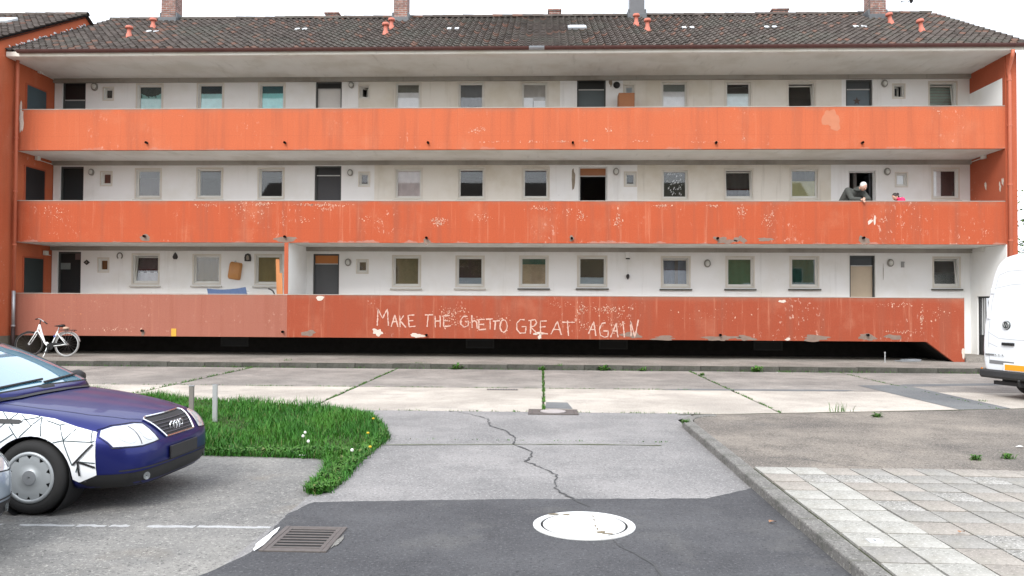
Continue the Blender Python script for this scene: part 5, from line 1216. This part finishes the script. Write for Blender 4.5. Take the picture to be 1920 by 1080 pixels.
    p = cast(bv, 'front', 0, .42, .0); pl = MB(); pl.box(0,.018,-.26,.26,-.057,.057); o = pl.build('number_plate', M['plate_dark'], car, bevel=.004); o.location = (p.x+.004, 0, .435)
    if wrap:
        arch = [(FAX+.356*math.cos(a), .31+.356*math.sin(a)) for a in [R(-8+196*k/18) for k in range(19)]]
        poly = [(.60,.34),(.59,.55),(.575,.69),(.40,.737),(.20,.80),(0,.832),(-.35,.868),(-.62,.892),(-1.58,.905),(-1.58,.31),(FAX-.37,.31)]+arch[::-1][1:-1]+[(FAX+.358,.30),(FAX+.40,.275),(.60,.285)]
        patch('vinyl_wrap', bv, 'right', poly[::-1], .004, M['white_gloss'], car, .05)
        def sp(px, py):    # photo pixel on the car's flank -> car side coordinates
            Yp = loc[1]-.875*sc_; w_ = V(px, py, Yp); return ((w_.x-loc[0])/sc_, w_.z/sc_)
        LN = [[(123,826),(155,790)],[(163,787),(171,832)],[(122,827),(172,831)],[(123,828),(140,873)],[(0,806),(30,776)],[(73,786),(82,822)],[(50,765),(72,780)],[(40,790),(66,786),(72,780)],[(104,782),(100,789)],[(146,886),(152,866)],[(60,800),(40,822)],[(131,872),(139,893)],[(20,800),(45,830)],[(182,870),(150,866)],[(0,834),(30,814)],[(95,832),(122,827)],[(110,800),(123,826)],[(30,776),(60,800),(73,786)],[(84,792),(110,800),(155,790)],[(171,832),(186,822)],[(0,775),(28,800)]]
        def clip(l):
            P_ = [sp(*q_) for q_ in l]; out = []
            for a_, b_ in zip(P_, P_[1:]):
                for k in range(12): out.append((a_[0]+(b_[0]-a_[0])*k/11, a_[1]+(b_[1]-a_[1])*k/11))
            return [q_ for q_ in out if inside(poly, *q_)]
        LN = [c_ for c_ in map(clip, LN) if len(c_) > 3]
        for k, l in enumerate(LN): strokes('vinyl_line', bv, 'right', [l], .008, .0065+.0003*k, M['line_teal'], car)
        for k, l in enumerate([[(187,821),(141,872)],[(150,866),(152,893)],[(150,866),(182,879)]]): strokes('vinyl_line', bv, 'right', [clip(l)], .018, .0115+.0003*k, blk, car)
        w_ = [sp(*q_) for q_ in ((0,787),(36,789),(44,793),(36,796),(0,795))]; patch('vinyl_spike', bv, 'right', w_[::-1], .0135, blk, car, .04)
    return car
M['lens'] = plain('headlight_lens', (.50,.52,.53), .08, var=.18, scale=9, spec=.8, coat=1)
M['reflector'] = plain('lamp_reflector', (.56,.58,.58), .12, .2, var=.25, scale=30, coat=1)
M['lens_d'] = plain('fog_lens', (.16,.17,.17), .15, var=.1, coat=1)
M['red'] = plain('tail_lens', (.30,.015,.012), .12, var=.1, coat=1)
M['slat'] = plain('grille_slat', (.12,.12,.14), .35, .4)
M['plate_dark'] = plain('dark_plate', (.018,.018,.02), .6, var=.3)
M['white_gloss'] = plain('white_vinyl', (.80,.82,.84), .22, var=.02, coat=.6)
M['line_teal'] = plain('line_dark_teal', (.025,.05,.055), .5)
paint_b = plain('paint_deep_blue', (.009,.014,.12), .36, .55, var=.15, scale=1.2, coat=.28)
paint_s = plain('paint_silver_blue', (.34,.40,.46), .3, .4, var=.04, scale=1, coat=1)
make_car('dark blue car with white geometric vinyl on its flank, parked by the lawn', paint_b, (-4.10, 7.08, 0), R(-1.5), .94, True)
make_car('silver blue car of which only the front corner shows at the left edge', paint_s, (-4.58, 4.95, 0), R(0), .94, False)

# ------------------------------------------------------------------ white van
vw = plain('van_white', (.68,.71,.73), .35, var=.05, scale=1.5, coat=.4)
van = thing('white_van', 'white panel van seen from behind at the right edge with an orange number plate', 'van', None, (8.74, 14.80, 0), R(90-72))
# local x forward, rear face near x=0 ; origin at the middle of the rear bumper
PR = [(0,.42),(.60,.42),(.90,.44),(.965,.60),(.985,.95),(.975,1.30),(.93,1.85),(.87,2.25),(.80,2.50),(.66,2.65),(.40,2.70),(0,2.71)]
def vlean(z): return .0 if z < 1.0 else .16*((z-1.0)/1.55)**1.3
secs = []
for x, k, kz in ((0,.93,.975),(.02,.965,.99),(.07,.99,1),(.25,1,1),(1.2,1,1),(2.4,1,1),(3.6,1,1),(4.25,.985,.995),(4.75,.96,.93)):
    secs.append([(x+vlean(z)*(1 if x < .5 else max(0, 1-x/2)), y*k, .42+(z-.42)*kz) for y, z in PR])
for x, k, zt_ in ((5.15,.945,1.62),(5.5,.92,1.22),(5.72,.88,1.05),(5.80,.8,.9)):
    secs.append([(x, y*k, min(.42+(z-.42)*(zt_-.42)/(2.71-.42), zt_)) for y, z in PR])
vb = loft_body('body', secs, vw); vv = bvh_of(vb)
cut(vb, [cyl_y(1.05,.35,.42,-1.3,-.72,M['black']), cyl_y(1.05,.35,.42,.72,1.3,M['black']), cyl_y(4.7,.35,.42,-1.3,-.72,M['black']), cyl_y(4.7,.35,.42,.72,1.3,M['black'])]); vb.parent = van
for x in (1.05, 4.7):
    for sd_ in (-1, 1): wheel(van, x, sd_*.83, .345, .21, sd_)
seam = plain('seam_grey', (.16,.165,.17), .7)
strokes('door_seam', vv, 'rear', [[(0,.62),(0,2.36)],[(.80,.64),(.83,1.2),(.80,1.8),(.70,2.30)],[(-.80,.64),(-.83,1.2),(-.80,1.8),(-.70,2.30)],[(.70,2.30),(.5,2.37),(0,2.385),(-.5,2.37),(-.70,2.30)],[(.81,.64),(0,.63),(-.81,.64)]], .009, .002, plain('seam_light', (.34,.355,.37), .7), van)
strokes('pressing_line', vv, 'rear', [[(.77,2.05),(.4,2.115),(0,2.13),(-.4,2.115),(-.77,2.05)],[(.84,1.22),(.6,1.11),(.2,1.095),(-.2,1.095),(-.6,1.11),(-.84,1.22)],[(.83,1.02),(.62,.95)],[(-.83,1.02),(-.62,.95)]], .012, .002, plain('seam_pale', (.42,.44,.46), .7), van)
for sg_ in (1, -1):
    patch('tail_light', vv, 'left' if sg_ > 0 else 'right', [(.02,.78),(.14,.78),(.16,1.12),(.05,1.12)], .006, M['red'], van, .04)
    patch('dark_recess', vv, 'rear', [(sg_*.80,.63),(sg_*.26,.62),(sg_*.26,.685),(sg_*.80,.70)], .004, seam, van, .05)
    for z_ in (.86,1.52,2.0):
        p = cast(vv, 'rear', sg_*(.845 if z_ < 1.6 else .80), z_, .0)
        if p: s = MB(); s.box(-.03,.02,-.035,.035,-.05,.05); o = s.build('hinge', vw, van, bevel=.012); o.location = p
em = cast(vv, 'rear', .44, 1.36, .004)
s = MB(); s.lathe([(.085,.0),(.083,-.018),(.06,-.02),(.005,-.02)], (0,0,0), 'x', 22); o = s.build('emblem_disc', plain('emblem_dark', (.07,.085,.085), .35, .5), van, True); o.location = em
s = MB(); s.tube([(-.024,.07*math.cos(a),.07*math.sin(a)) for a in [2*math.pi*i/18 for i in range(18)]], .006, 5, True); s.tube([(-.024,.05,.045),(-.024,.026,-.03),(-.024,.0,.03),(-.024,-.026,-.03),(-.024,-.05,.045)], .006, 5); o = s.build('emblem_letters', M['galv'], van); o.location = em
p = cast(vv, 'rear', .38, 1.02, .006); s = MB(); s.box(-.03,0,-.13,.13,-.035,.02); s.box(-.05,-.031,-.10,.05,-.012,.018); o = s.build('door_handle', M['black'], van, bevel=.01); o.location = p
for y_ in (.66,.58,.50):
    p = cast(vv, 'rear', y_, .80, .004); s = MB(); s.lathe([(.03,0),(.028,-.008),(.004,-.008)], (0,0,0), 'x', 12); s.build('reflector_dot', plain('dot', (.55,.57,.58), .4), van).location = p
    s = MB(); s.lathe([(.010,-.009),(.002,-.012)], (0,0,0), 'x', 8); s.build('dot_centre', M['black'], van).location = p
p = cast(vv, 'rear', .78, .80, .004); s = MB(); s.box(-.01,0,-.12,.10,-.015,.015); s.build('trim_badge', seam, van).location = p
p = cast(vv, 'rear', .05, .575, .008); s = MB(); s.box(-.015,0,-.28,.28,-.075,.075); o = s.build('plate_frame', M['white_paint'], van, bevel=.006); o.location = (-.03, .17, .585)
s = MB(); s.box(-.006,0,-.245,.245,-.052,.052); o = s.build('number_plate', plain('plate_orange', (.75,.30,.01), .5, var=.04), van); o.location = (-.0455, .17, .585)
bp = [[(-.085,.98),(-.10,.5),(-.105,0),(-.10,-.5),(-.085,-.98)]]
s = MB(); prof = []
for y_ in (.965,.93,.6,.2,-.2,-.6,-.93,-.965):
    xo = -.11+.06*(abs(y_)**4); xi = .25 if abs(y_) < .96 else .2; z0_, z1_ = .36, .52
    prof.append([(xi,y_,z1_),(xo+.03,y_,z1_),(xo,y_,z1_-.03),(xo,y_,z0_+.04),(xo+.04,y_,z0_),(xi,y_,z0_)])
for k, pr in enumerate(prof): s.v += pr
for k in range(len(prof)-1):
    for i in range(6): s.f.append((k*6+i, k*6+(i+1)%6, (k+1)*6+(i+1)%6, (k+1)*6+i)); s.mi.append(0)
s.f += [tuple(range(6)), tuple((len(prof)-1)*6+i for i in range(5,-1,-1))]; s.mi += [0,0]
s.build('bumper', plain('bumper_plastic', (.022,.023,.024), .7, var=.2), van)
s = MB(); s.box(.05,.12,-.55,.75,.24,.31); s.tube([(.06,0,.27),(-.16,0,.27),(-.18,0,.34)], .022, 8); s.lathe([(.01,-.03),(.027,-.01),(.027,.01),(.01,.03)], (-.18,0,.36), 'z', 10); s.build('tow_bar', M['black'], van)
s = MB(); s.box(.2,5.4,-.7,.7,.26,.43); s.build('underbody', M['black'], van)
s = MB(); s.lathe([(.022,0),(.024,-.012),(.005,-.016)], (0,0,0), 'x', 10); o = s.build('amber_lamp', plain('amber', (.55,.18,.02), .3), van); o.location = (-.02,.94,.52)
for sg_ in (1,-1):
    s = MB(); s.box(-.06,.06,-.06,.06,-.14,.14); o = s.build('mirror', M['black'], van, bevel=.03); o.location = (4.75, sg_*1.12, 1.45)
    patch('side_window', vv, 'left' if sg_ > 0 else 'right', [(4.1,1.35),(4.75,1.35),(4.85,1.75),(4.15,1.95)], .004, M['cglass'], van, .08)
patch('windscreen', vv, 'front', [(-.78,1.35),(.78,1.35),(.74,2.2),(-.74,2.2)], .004, M['cglass'], van, .1)

# ------------------------------------------------------------------ bicycle
gp_ = G(124, 672, .12)
BY = 22.35; bx = V(124, 650, BY).x
bike = thing('bicycle', 'white step-through city bicycle leaning below the faded balcony band', 'bicycle', None, (bx, BY, .12), 0); bike.rotation_euler = (R(-6), 0, 0)
wf = plain('bike_white', (.78,.80,.79), .3, coat=.5, var=.04); r_ = .345
def bwheel(x, rz_=0, dark=False):
    s = MB(); s.tube([(r_*math.cos(a), 0, r_*math.sin(a)) for a in [2*math.pi*i/40 for i in range(40)]], .020, 7, True); t = s.build('wheel', M['rubber'] if dark else plain('tyre_grey', (.20,.19,.18), .85, var=.2), bike, True); t.location = (x, 0, r_+.02); t.rotation_euler = (0,0,rz_)
    s = MB(); s.tube([(.315*math.cos(a), 0, .315*math.sin(a)) for a in [2*math.pi*i/40 for i in range(40)]], .011, 6, True); s.build('rim', M['iron'] if dark else M['galv'], t, True)
    s = MB(); s.tube([(0,-.05,0),(0,.05,0)], .028, 8); s.build('hub', M['galv'], t)
    for i in range(18):
        a = 2*math.pi*i/18; s = MB(); s.tube([(.025*math.cos(a+.9), .02*(-1)**i, .025*math.sin(a+.9)), (.312*math.cos(a), 0, .312*math.sin(a))], .0022, 4); s.build('spoke', M['iron'], t)
    return t
bwheel(0); hx = -1.10; bwheel(hx, R(28), True); z0 = r_+.02
s = MB(); BB = (-.46,0,.30); HT, HB = (-.84,0,.93), (-.90,0,.72); ST = (-.30,0,.74)
s.tube([(-.845,0,.90),(-.78,0,.72),(-.66,0,.42),(-.58,0,.33),BB], [.028,.028,.028,.026,.026], 8); s.tube([(-.885,0,.76),(-.80,0,.62),(-.70,0,.46)], .018, 7); s.tube([HT, HB], .026, 8); s.tube([BB, ST], .02, 8); s.tube([(-.60,0,.42),(-.46,0,.33)], .016, 7)
for sd_ in (-1, 1): s.tube([(BB[0],sd_*.03,BB[2]),(0,sd_*.06,z0)], .014, 6); s.tube([(ST[0],sd_*.02,ST[2]-.06),(0,sd_*.06,z0)], .013, 6)
s.build('frame', wf, bike, True)
s = MB()
for sd_ in (-1, 1): s.tube([(-.905,sd_*.045,.72),(-.95,sd_*.05,.62),(hx,sd_*.05,z0)], .013, 6)
s.tube([(-.90,-.05,.715),(-.90,.05,.715)], .02, 6); s.build('fork', wf, bike, True)
s = MB(); s.tube([HT,(-.83,0,1.06)], .016, 8); s.build('stem', M['black'], bike, True)
s = MB(); s.tube([(-.58,-.22,.99),(-.70,-.15,1.04),(-.79,-.06,1.075),(-.83,0,1.07),(-.92,.08,1.10),(-1.02,.17,1.105)], .013, 7); hb = s.build('handlebar', M['galv'], bike, True)
s = MB(); s.tube([(-.46,-.27,.93),(-.58,-.22,.99)], .019, 7); s.build('grip', M['black'], hb); s = MB(); s.tube([(-1.02,.17,1.105),(-1.13,.24,1.095)], .019, 7); s.build('grip', M['black'], hb)
s = MB(); s.tube([ST,(-.265,0,.86)], .014, 8); s.build('seat_post', M['galv'], bike)
s = MB(); s.tube([(-.40,0,.885),(-.32,0,.885),(-.22,0,.89),(-.13,0,.905)], [.02,.035,.07,.075], 10); o = s.build('saddle', M['black'], bike, True)
for v_ in o.data.vertices: v_.co.z = .89+(v_.co.z-.89)*.55; v_.co.y *= 1.15
def arc_f(cx, a0, a1, rad, nm, mat):
    s = MB(); n = 16; L = []
    for k in range(n+1):
        a = R(a0+(a1-a0)*k/n); L += [(cx+rad*math.cos(a), -.028, z0+rad*math.sin(a)), (cx+rad*math.cos(a), .028, z0+rad*math.sin(a))]
    s.add(L, [(2*k, 2*k+1, 2*k+3, 2*k+2) for k in range(n)]); o = s.build(nm, mat, bike, True); md = o.modifiers.new('t','SOLIDIFY'); md.thickness = .006; return o
arc_f(0, 12, 150, .385, 'mudguard', M['galv']); arc_f(hx, 40, 110, .385, 'mudguard', M['iron'])
s = MB(); s.box(-.22,.22,-.07,.07,.765,.78)
for x_ in (-.05,.16): s.tube([(x_,-.06,.765),(0,-.06,z0)], .006, 5); s.tube([(x_,.06,.765),(0,.06,z0)], .006, 5)
s.build('luggage_rack', M['black'], bike)
s = MB(); s.lathe([(.02,0),(.09,.02),(.08,.07),(.02,.09)], (-.06,0,.781), 'z', 10); s.build('saddle_bag', plain('bag_tan', (.45,.30,.22), .8), bike, True)
s = MB(); s.lathe([(.10,-.01),(.10,.01)], (BB[0],-.05,BB[2]), 'y', 20); s.tube([(BB[0],-.07,BB[2]),(BB[0]-.05,-.08,BB[2]-.16)], .012, 6); s.tube([(BB[0],.07,BB[2]),(BB[0]+.05,.08,BB[2]+.16)], .012, 6); s.build('crank', M['iron_d'], bike)
s = MB(); s.box(BB[0]-.11,BB[0]+.01,-.17,-.085,BB[2]-.175,BB[2]-.15); s.build('pedal', M['black'], bike); s = MB(); s.box(BB[0]+.0,BB[0]+.10,.085,.17,BB[2]+.15,BB[2]+.175); s.build('pedal', M['black'], bike)
s = MB(); s.box(BB[0]-.02,-.02,-.062,-.046,BB[2]+.04,BB[2]+.10); s.build('chain_guard', M['iron_d'], bike, bevel=.01)
s = MB(); s.tube([(-.55,-.03,.31),(-.58,-.10,.05),(-.60,-.12,.005)], .014, 6); s.build('kick_stand', wf, bike)
s = MB(); s.tube([(-.38,0,.57),(-.36,0,.62)], .035, 8); s.build('lock', plain('lock_blue', (.05,.07,.25), .5), bike)

# ================================================================== PEOPLE
def capsule(mb, a, b, ra, rb, n=12):
    a, b = Vector(a), Vector(b); d = b-a; L = d.length; d = d/L if L > 1e-6 else Vector((0,0,1)); pts = []; rs = []
    for k in range(5): t = math.pi/2*(1-k/4.5); pts.append(a-d*ra*math.sin(t)); rs.append(max(.001, ra*math.cos(t)))
    for k in range(5): t = math.pi/2*((k+.5)/4.5); pts.append(b+d*rb*math.sin(t)); rs.append(max(.001, rb*math.cos(t)))
    mb.tube(pts, rs, n)
def fuse(name, mb, voxel, mat, parent, smooth=4):
    o = mb.build(name, mat, None, True)
    bm = bmesh.new(); bm.from_mesh(o.data); bmesh.ops.recalc_face_normals(bm, faces=bm.faces); bm.to_mesh(o.data); bm.free()
    md = o.modifiers.new('r', 'REMESH'); md.mode = 'VOXEL'; md.voxel_size = voxel; md.use_smooth_shade = True
    s_ = o.modifiers.new('s', 'SMOOTH'); s_.iterations = smooth; s_.factor = .5
    m2 = eval_mesh(o); o.modifiers.clear(); o.data = m2; m2.materials.clear(); m2.materials.append(mat)
    for p in m2.polygons: p.use_smooth = True
    o.parent = parent; return o
BONES = [('pelvis','waist'),('waist','chest'),('chest','neck'),('neck','head'),('chest','sh_r'),('sh_r','el_r'),('el_r','wr_r'),('wr_r','ha_r'),('chest','sh_l'),('sh_l','el_l'),('el_l','wr_l'),('wr_l','ha_l'),
         ('pelvis','hip_r'),('hip_r','kn_r'),('kn_r','an_r'),('an_r','toe_r'),('pelvis','hip_l'),('hip_l','kn_l'),('kn_l','an_l'),('an_l','toe_l'),('hip_r','sh_r'),('hip_l','sh_l')]
def figure(person, J, Rd, skin, garments):
    """one continuous body; garments are looser shells over chosen bones"""
    mb = MB()
    for a, b in BONES+[(b, k) for k, b in FING.items() if k in J]: capsule(mb, J[a], J[b], Rd[a], Rd[b], 10)
    fuse('body', mb, .0075, skin, person, 3)
    for gname, gm, use, grow in garments:
        mb = MB()
        for a, b in BONES:
            if a in use and b in use: capsule(mb, J[a], J[b], Rd[a]+grow, Rd[b]+grow)
        fuse(gname, mb, .016, gm, person, 3)
FING = {}
for sd_ in 'rl':
    for k in range(4): FING['f%d_%s' % (k, sd_)] = 'ha_'+sd_; FING['g%d_%s' % (k, sd_)] = 'f%d_%s' % (k, sd_)
    FING['th_'+sd_] = 'wr_'+sd_; FING['tj_'+sd_] = 'th_'+sd_
def add_fingers(J, Rd, sd_, palm_to, side, droop, k_=1.0):
    """palm_to: unit direction of the fingers, side: unit across the palm, droop: unit bending direction"""
    h = Vector(J['ha_'+sd_]); a, s_, d = Vector(palm_to), Vector(side), Vector(droop)
    for k, L in enumerate((.040,.046,.043,.033)):
        b = h+s_*(.021*(k-1.5))*k_+a*L*k_+d*.012; J['f%d_%s' % (k, sd_)] = tuple(b); J['g%d_%s' % (k, sd_)] = tuple(b+a*L*.45*k_+d*L*.75*k_); Rd['f%d_%s' % (k, sd_)] = .0095*k_; Rd['g%d_%s' % (k, sd_)] = .0085*k_
    w_ = Vector(J['wr_'+sd_]); t = w_.lerp(h,.55)-s_*.042*k_; J['th_'+sd_] = tuple(t); J['tj_'+sd_] = tuple(t+a*.035*k_-s_*.010+d*.01); Rd['th_'+sd_] = .0115*k_; Rd['tj_'+sd_] = .0095*k_
def head_parts(person, c, fwd, up, skin, hairm, k=1.0, hair='short'):
    c, f_, u_ = Vector(c), Vector(fwd).normalized(), Vector(up); s_ = f_.cross(u_).normalized(); u_ = s_.cross(f_).normalized()
    Mx = Matrix((s_, f_, u_)).transposed().to_4x4(); Mx.translation = c
    def ell(name, loc, rad, mat, par, n=14, cutf=None):
        s = MB(); prof = []
        for i in range(n//2+1): a = -math.pi/2+math.pi*i/(n//2); prof.append((max(.002, math.cos(a)), math.sin(a)))
        s.lathe(prof, (0,0,0), 'z', n); s.v = [tuple(Mx @ Vector((loc[0]*k+x*rad[0]*k, loc[1]*k+y*rad[1]*k, loc[2]*k+z*rad[2]*k))) for x, y, z in s.v]
        return s.build(name, mat, par, True)
    hd = ell('head', (0,.005,0), (.076,.094,.112), skin, person, 20)
    ell('jaw', (0,.022,-.062), (.054,.058,.055), skin, hd); ell('nose', (0,.105,-.012), (.014,.020,.024), skin, hd, 8)
    dk = plain('eye_dark', (.03,.025,.02), .4); ell('mouth', (0,.078,-.062), (.022,.008,.005), plain('lip', (.30,.12,.10), .6), hd, 8)
    for sd_ in (-1, 1):
        ell('ear', (sd_*.077,-.005,-.005), (.012,.022,.032), skin, hd, 8); ell('eye', (sd_*.031,.084,.012), (.011,.006,.005), dk, hd, 8); ell('brow', (sd_*.032,.086,.030), (.018,.006,.004), hairm, hd, 8)
    ell('hair', (0,-.016,.030), (.083,.094,.096), hairm, hd, 20)
    if hair == 'bun': ell('hair_bun', (0,-.125,.02), (.045,.045,.040), hairm, hd, 12); ell('hair_back', (0,-.06,-.03), (.074,.055,.07), hairm, hd, 14)
    return hd
skin_m = plain('skin', (.52,.30,.22), .6, var=.1); 
# elderly man leaning on the middle band
px_ = V(1620, 350, YF).x; TZ = ZB[1][1]+.022
man = thing('person', 'white haired person in a dark grey jacket leaning over the middle band', 'person', None, (0,0,0))
X = px_
J = dict(pelvis=(X-.42,24.12,4.55), waist=(X-.38,24.02,4.72), chest=(X-.16,23.82,5.00), neck=(X-.05,23.64,5.12), head=(X-.01,23.55,5.14),
  sh_r=(X-.31,23.80,5.09), el_r=(X-.30,23.53,4.82), wr_r=(X-.08,23.44,4.79), ha_r=(X-.03,23.36,4.77), sh_l=(X+.09,23.76,5.03), el_l=(X+.19,23.56,4.81), wr_l=(X+.04,23.44,4.805), ha_l=(X-.02,23.36,4.81),
  hip_r=(X-.50,24.14,4.50), kn_r=(X-.52,24.12,4.12), an_r=(X-.52,24.28,3.77), toe_r=(X-.50,24.10,3.725), hip_l=(X-.34,24.12,4.50), kn_l=(X-.30,24.06,4.12), an_l=(X-.30,24.24,3.77), toe_l=(X-.26,24.06,3.725))
Rd = dict(pelvis=.11, waist=.105, chest=.11, neck=.055, head=.06, sh_r=.075, el_r=.046, wr_r=.030, ha_r=.030, sh_l=.075, el_l=.046, wr_l=.030, ha_l=.030, hip_r=.095, kn_r=.06, an_r=.045, toe_r=.035, hip_l=.095, kn_l=.06, an_l=.045, toe_l=.035)
add_fingers(J, Rd, 'r', (.15,-.75,-.6), (.9,.1,0), (0,-.3,-.95)); add_fingers(J, Rd, 'l', (-.35,-.7,-.5), (.8,-.4,.1), (0,-.3,-.95))
jk = plain('jacket_grey', (.055,.058,.052), .9, var=.25, scale=14); tr_m = plain('trousers_dark', (.03,.03,.035), .9)
figure(man, J, Rd, skin_m, [('jacket', jk, {'pelvis','waist','chest','sh_r','el_r','wr_r','sh_l','el_l','wr_l','hip_r','hip_l','neck'}, .026), ('trousers', tr_m, {'pelvis','hip_r','kn_r','an_r','hip_l','kn_l','an_l'}, .02)])
s = MB(); nk = Vector(J['neck']); s.tube([nk+Vector((.10*math.cos(a)-.02, .09*math.sin(a)+.02, -.02+.03*math.sin(a))) for a in [2*math.pi*i/14 for i in range(14)]], .026, 7, True); s.build('collar', jk, man, True)
head_parts(man, (X+.02,23.50,5.17), (.30,-.72,-.62), (.1,-.55,.8), skin_m, plain('hair_white', (.60,.59,.57), .8, var=.1, scale=40), 1.08)
# child with dark hair in a pink top
X = V(1686, 372, 23.62).x; B = 3.69
KH = 1.125
kid = thing('person', 'child with dark tied hair and a bright pink top behind the middle band', 'person', None, (0,0,0)); Y = 23.68
J = dict(pelvis=(X+.04,Y,B+.66), waist=(X+.04,Y,B+.78), chest=(X+.03,Y,B+.93), neck=(X-.02,Y,B+1.03), head=(X-.07,Y,B+1.06), sh_r=(X+.05,Y+.14,B+.985), el_r=(X-.02,Y+.19,B+.80), wr_r=(X-.12,Y+.12,B+.72), ha_r=(X-.17,Y+.08,B+.72),
  sh_l=(X+.06,Y-.13,B+.985), el_l=(X+.12,Y-.15,B+.80), wr_l=(X+.02,Y-.13,B+.70), ha_l=(X-.03,Y-.11,B+.68), hip_r=(X+.04,Y+.08,B+.62), kn_r=(X+.02,Y+.08,B+.35), an_r=(X+.04,Y+.08,B+.07), toe_r=(X-.08,Y+.08,B+.03), hip_l=(X+.04,Y-.07,B+.62), kn_l=(X+.03,Y-.07,B+.35), an_l=(X+.05,Y-.07,B+.07), toe_l=(X-.07,Y-.07,B+.03))
J = {n_: (p_[0], p_[1], B+(p_[2]-B)*KH) for n_, p_ in J.items()}
Rd = dict(pelvis=.08, waist=.075, chest=.08, neck=.040, head=.05, sh_r=.055, el_r=.036, wr_r=.024, ha_r=.022, sh_l=.055, el_l=.036, wr_l=.024, ha_l=.022, hip_r=.07, kn_r=.045, an_r=.034, toe_r=.026, hip_l=.07, kn_l=.045, an_l=.034, toe_l=.026)
add_fingers(J, Rd, 'r', (-.9,-.3,-.2), (.1,0,.95), (-.6,-.5,0), .75); add_fingers(J, Rd, 'l', (-.8,.2,-.4), (.1,0,.95), (-.5,.5,-.3), .75)
pinkm = plain('pink_top', (.80,.035,.13), .8, var=.1)
figure(kid, J, Rd, skin_m, [('top', pinkm, {'pelvis','waist','chest','sh_r','el_r','wr_r','sh_l','el_l','wr_l','hip_r','hip_l'}, .018), ('trousers', plain('jeans', (.05,.07,.13), .9), {'pelvis','hip_r','kn_r','an_r','hip_l','kn_l','an_l'}, .015)])
s = MB(); nk = Vector(J['neck']); s.tube([nk+Vector((.075*math.cos(a)+.02, .075*math.sin(a), -.015)) for a in [2*math.pi*i/12 for i in range(12)]], .030, 7, True); s.build('hood', pinkm, kid, True)
head_parts(kid, (X-.09,Y-.01,B+1.20), (-.75,-.25,-.6), (-.1,0,1), skin_m, plain('hair_dark', (.028,.02,.016), .6, var=.2, scale=40), .93, 'bun')
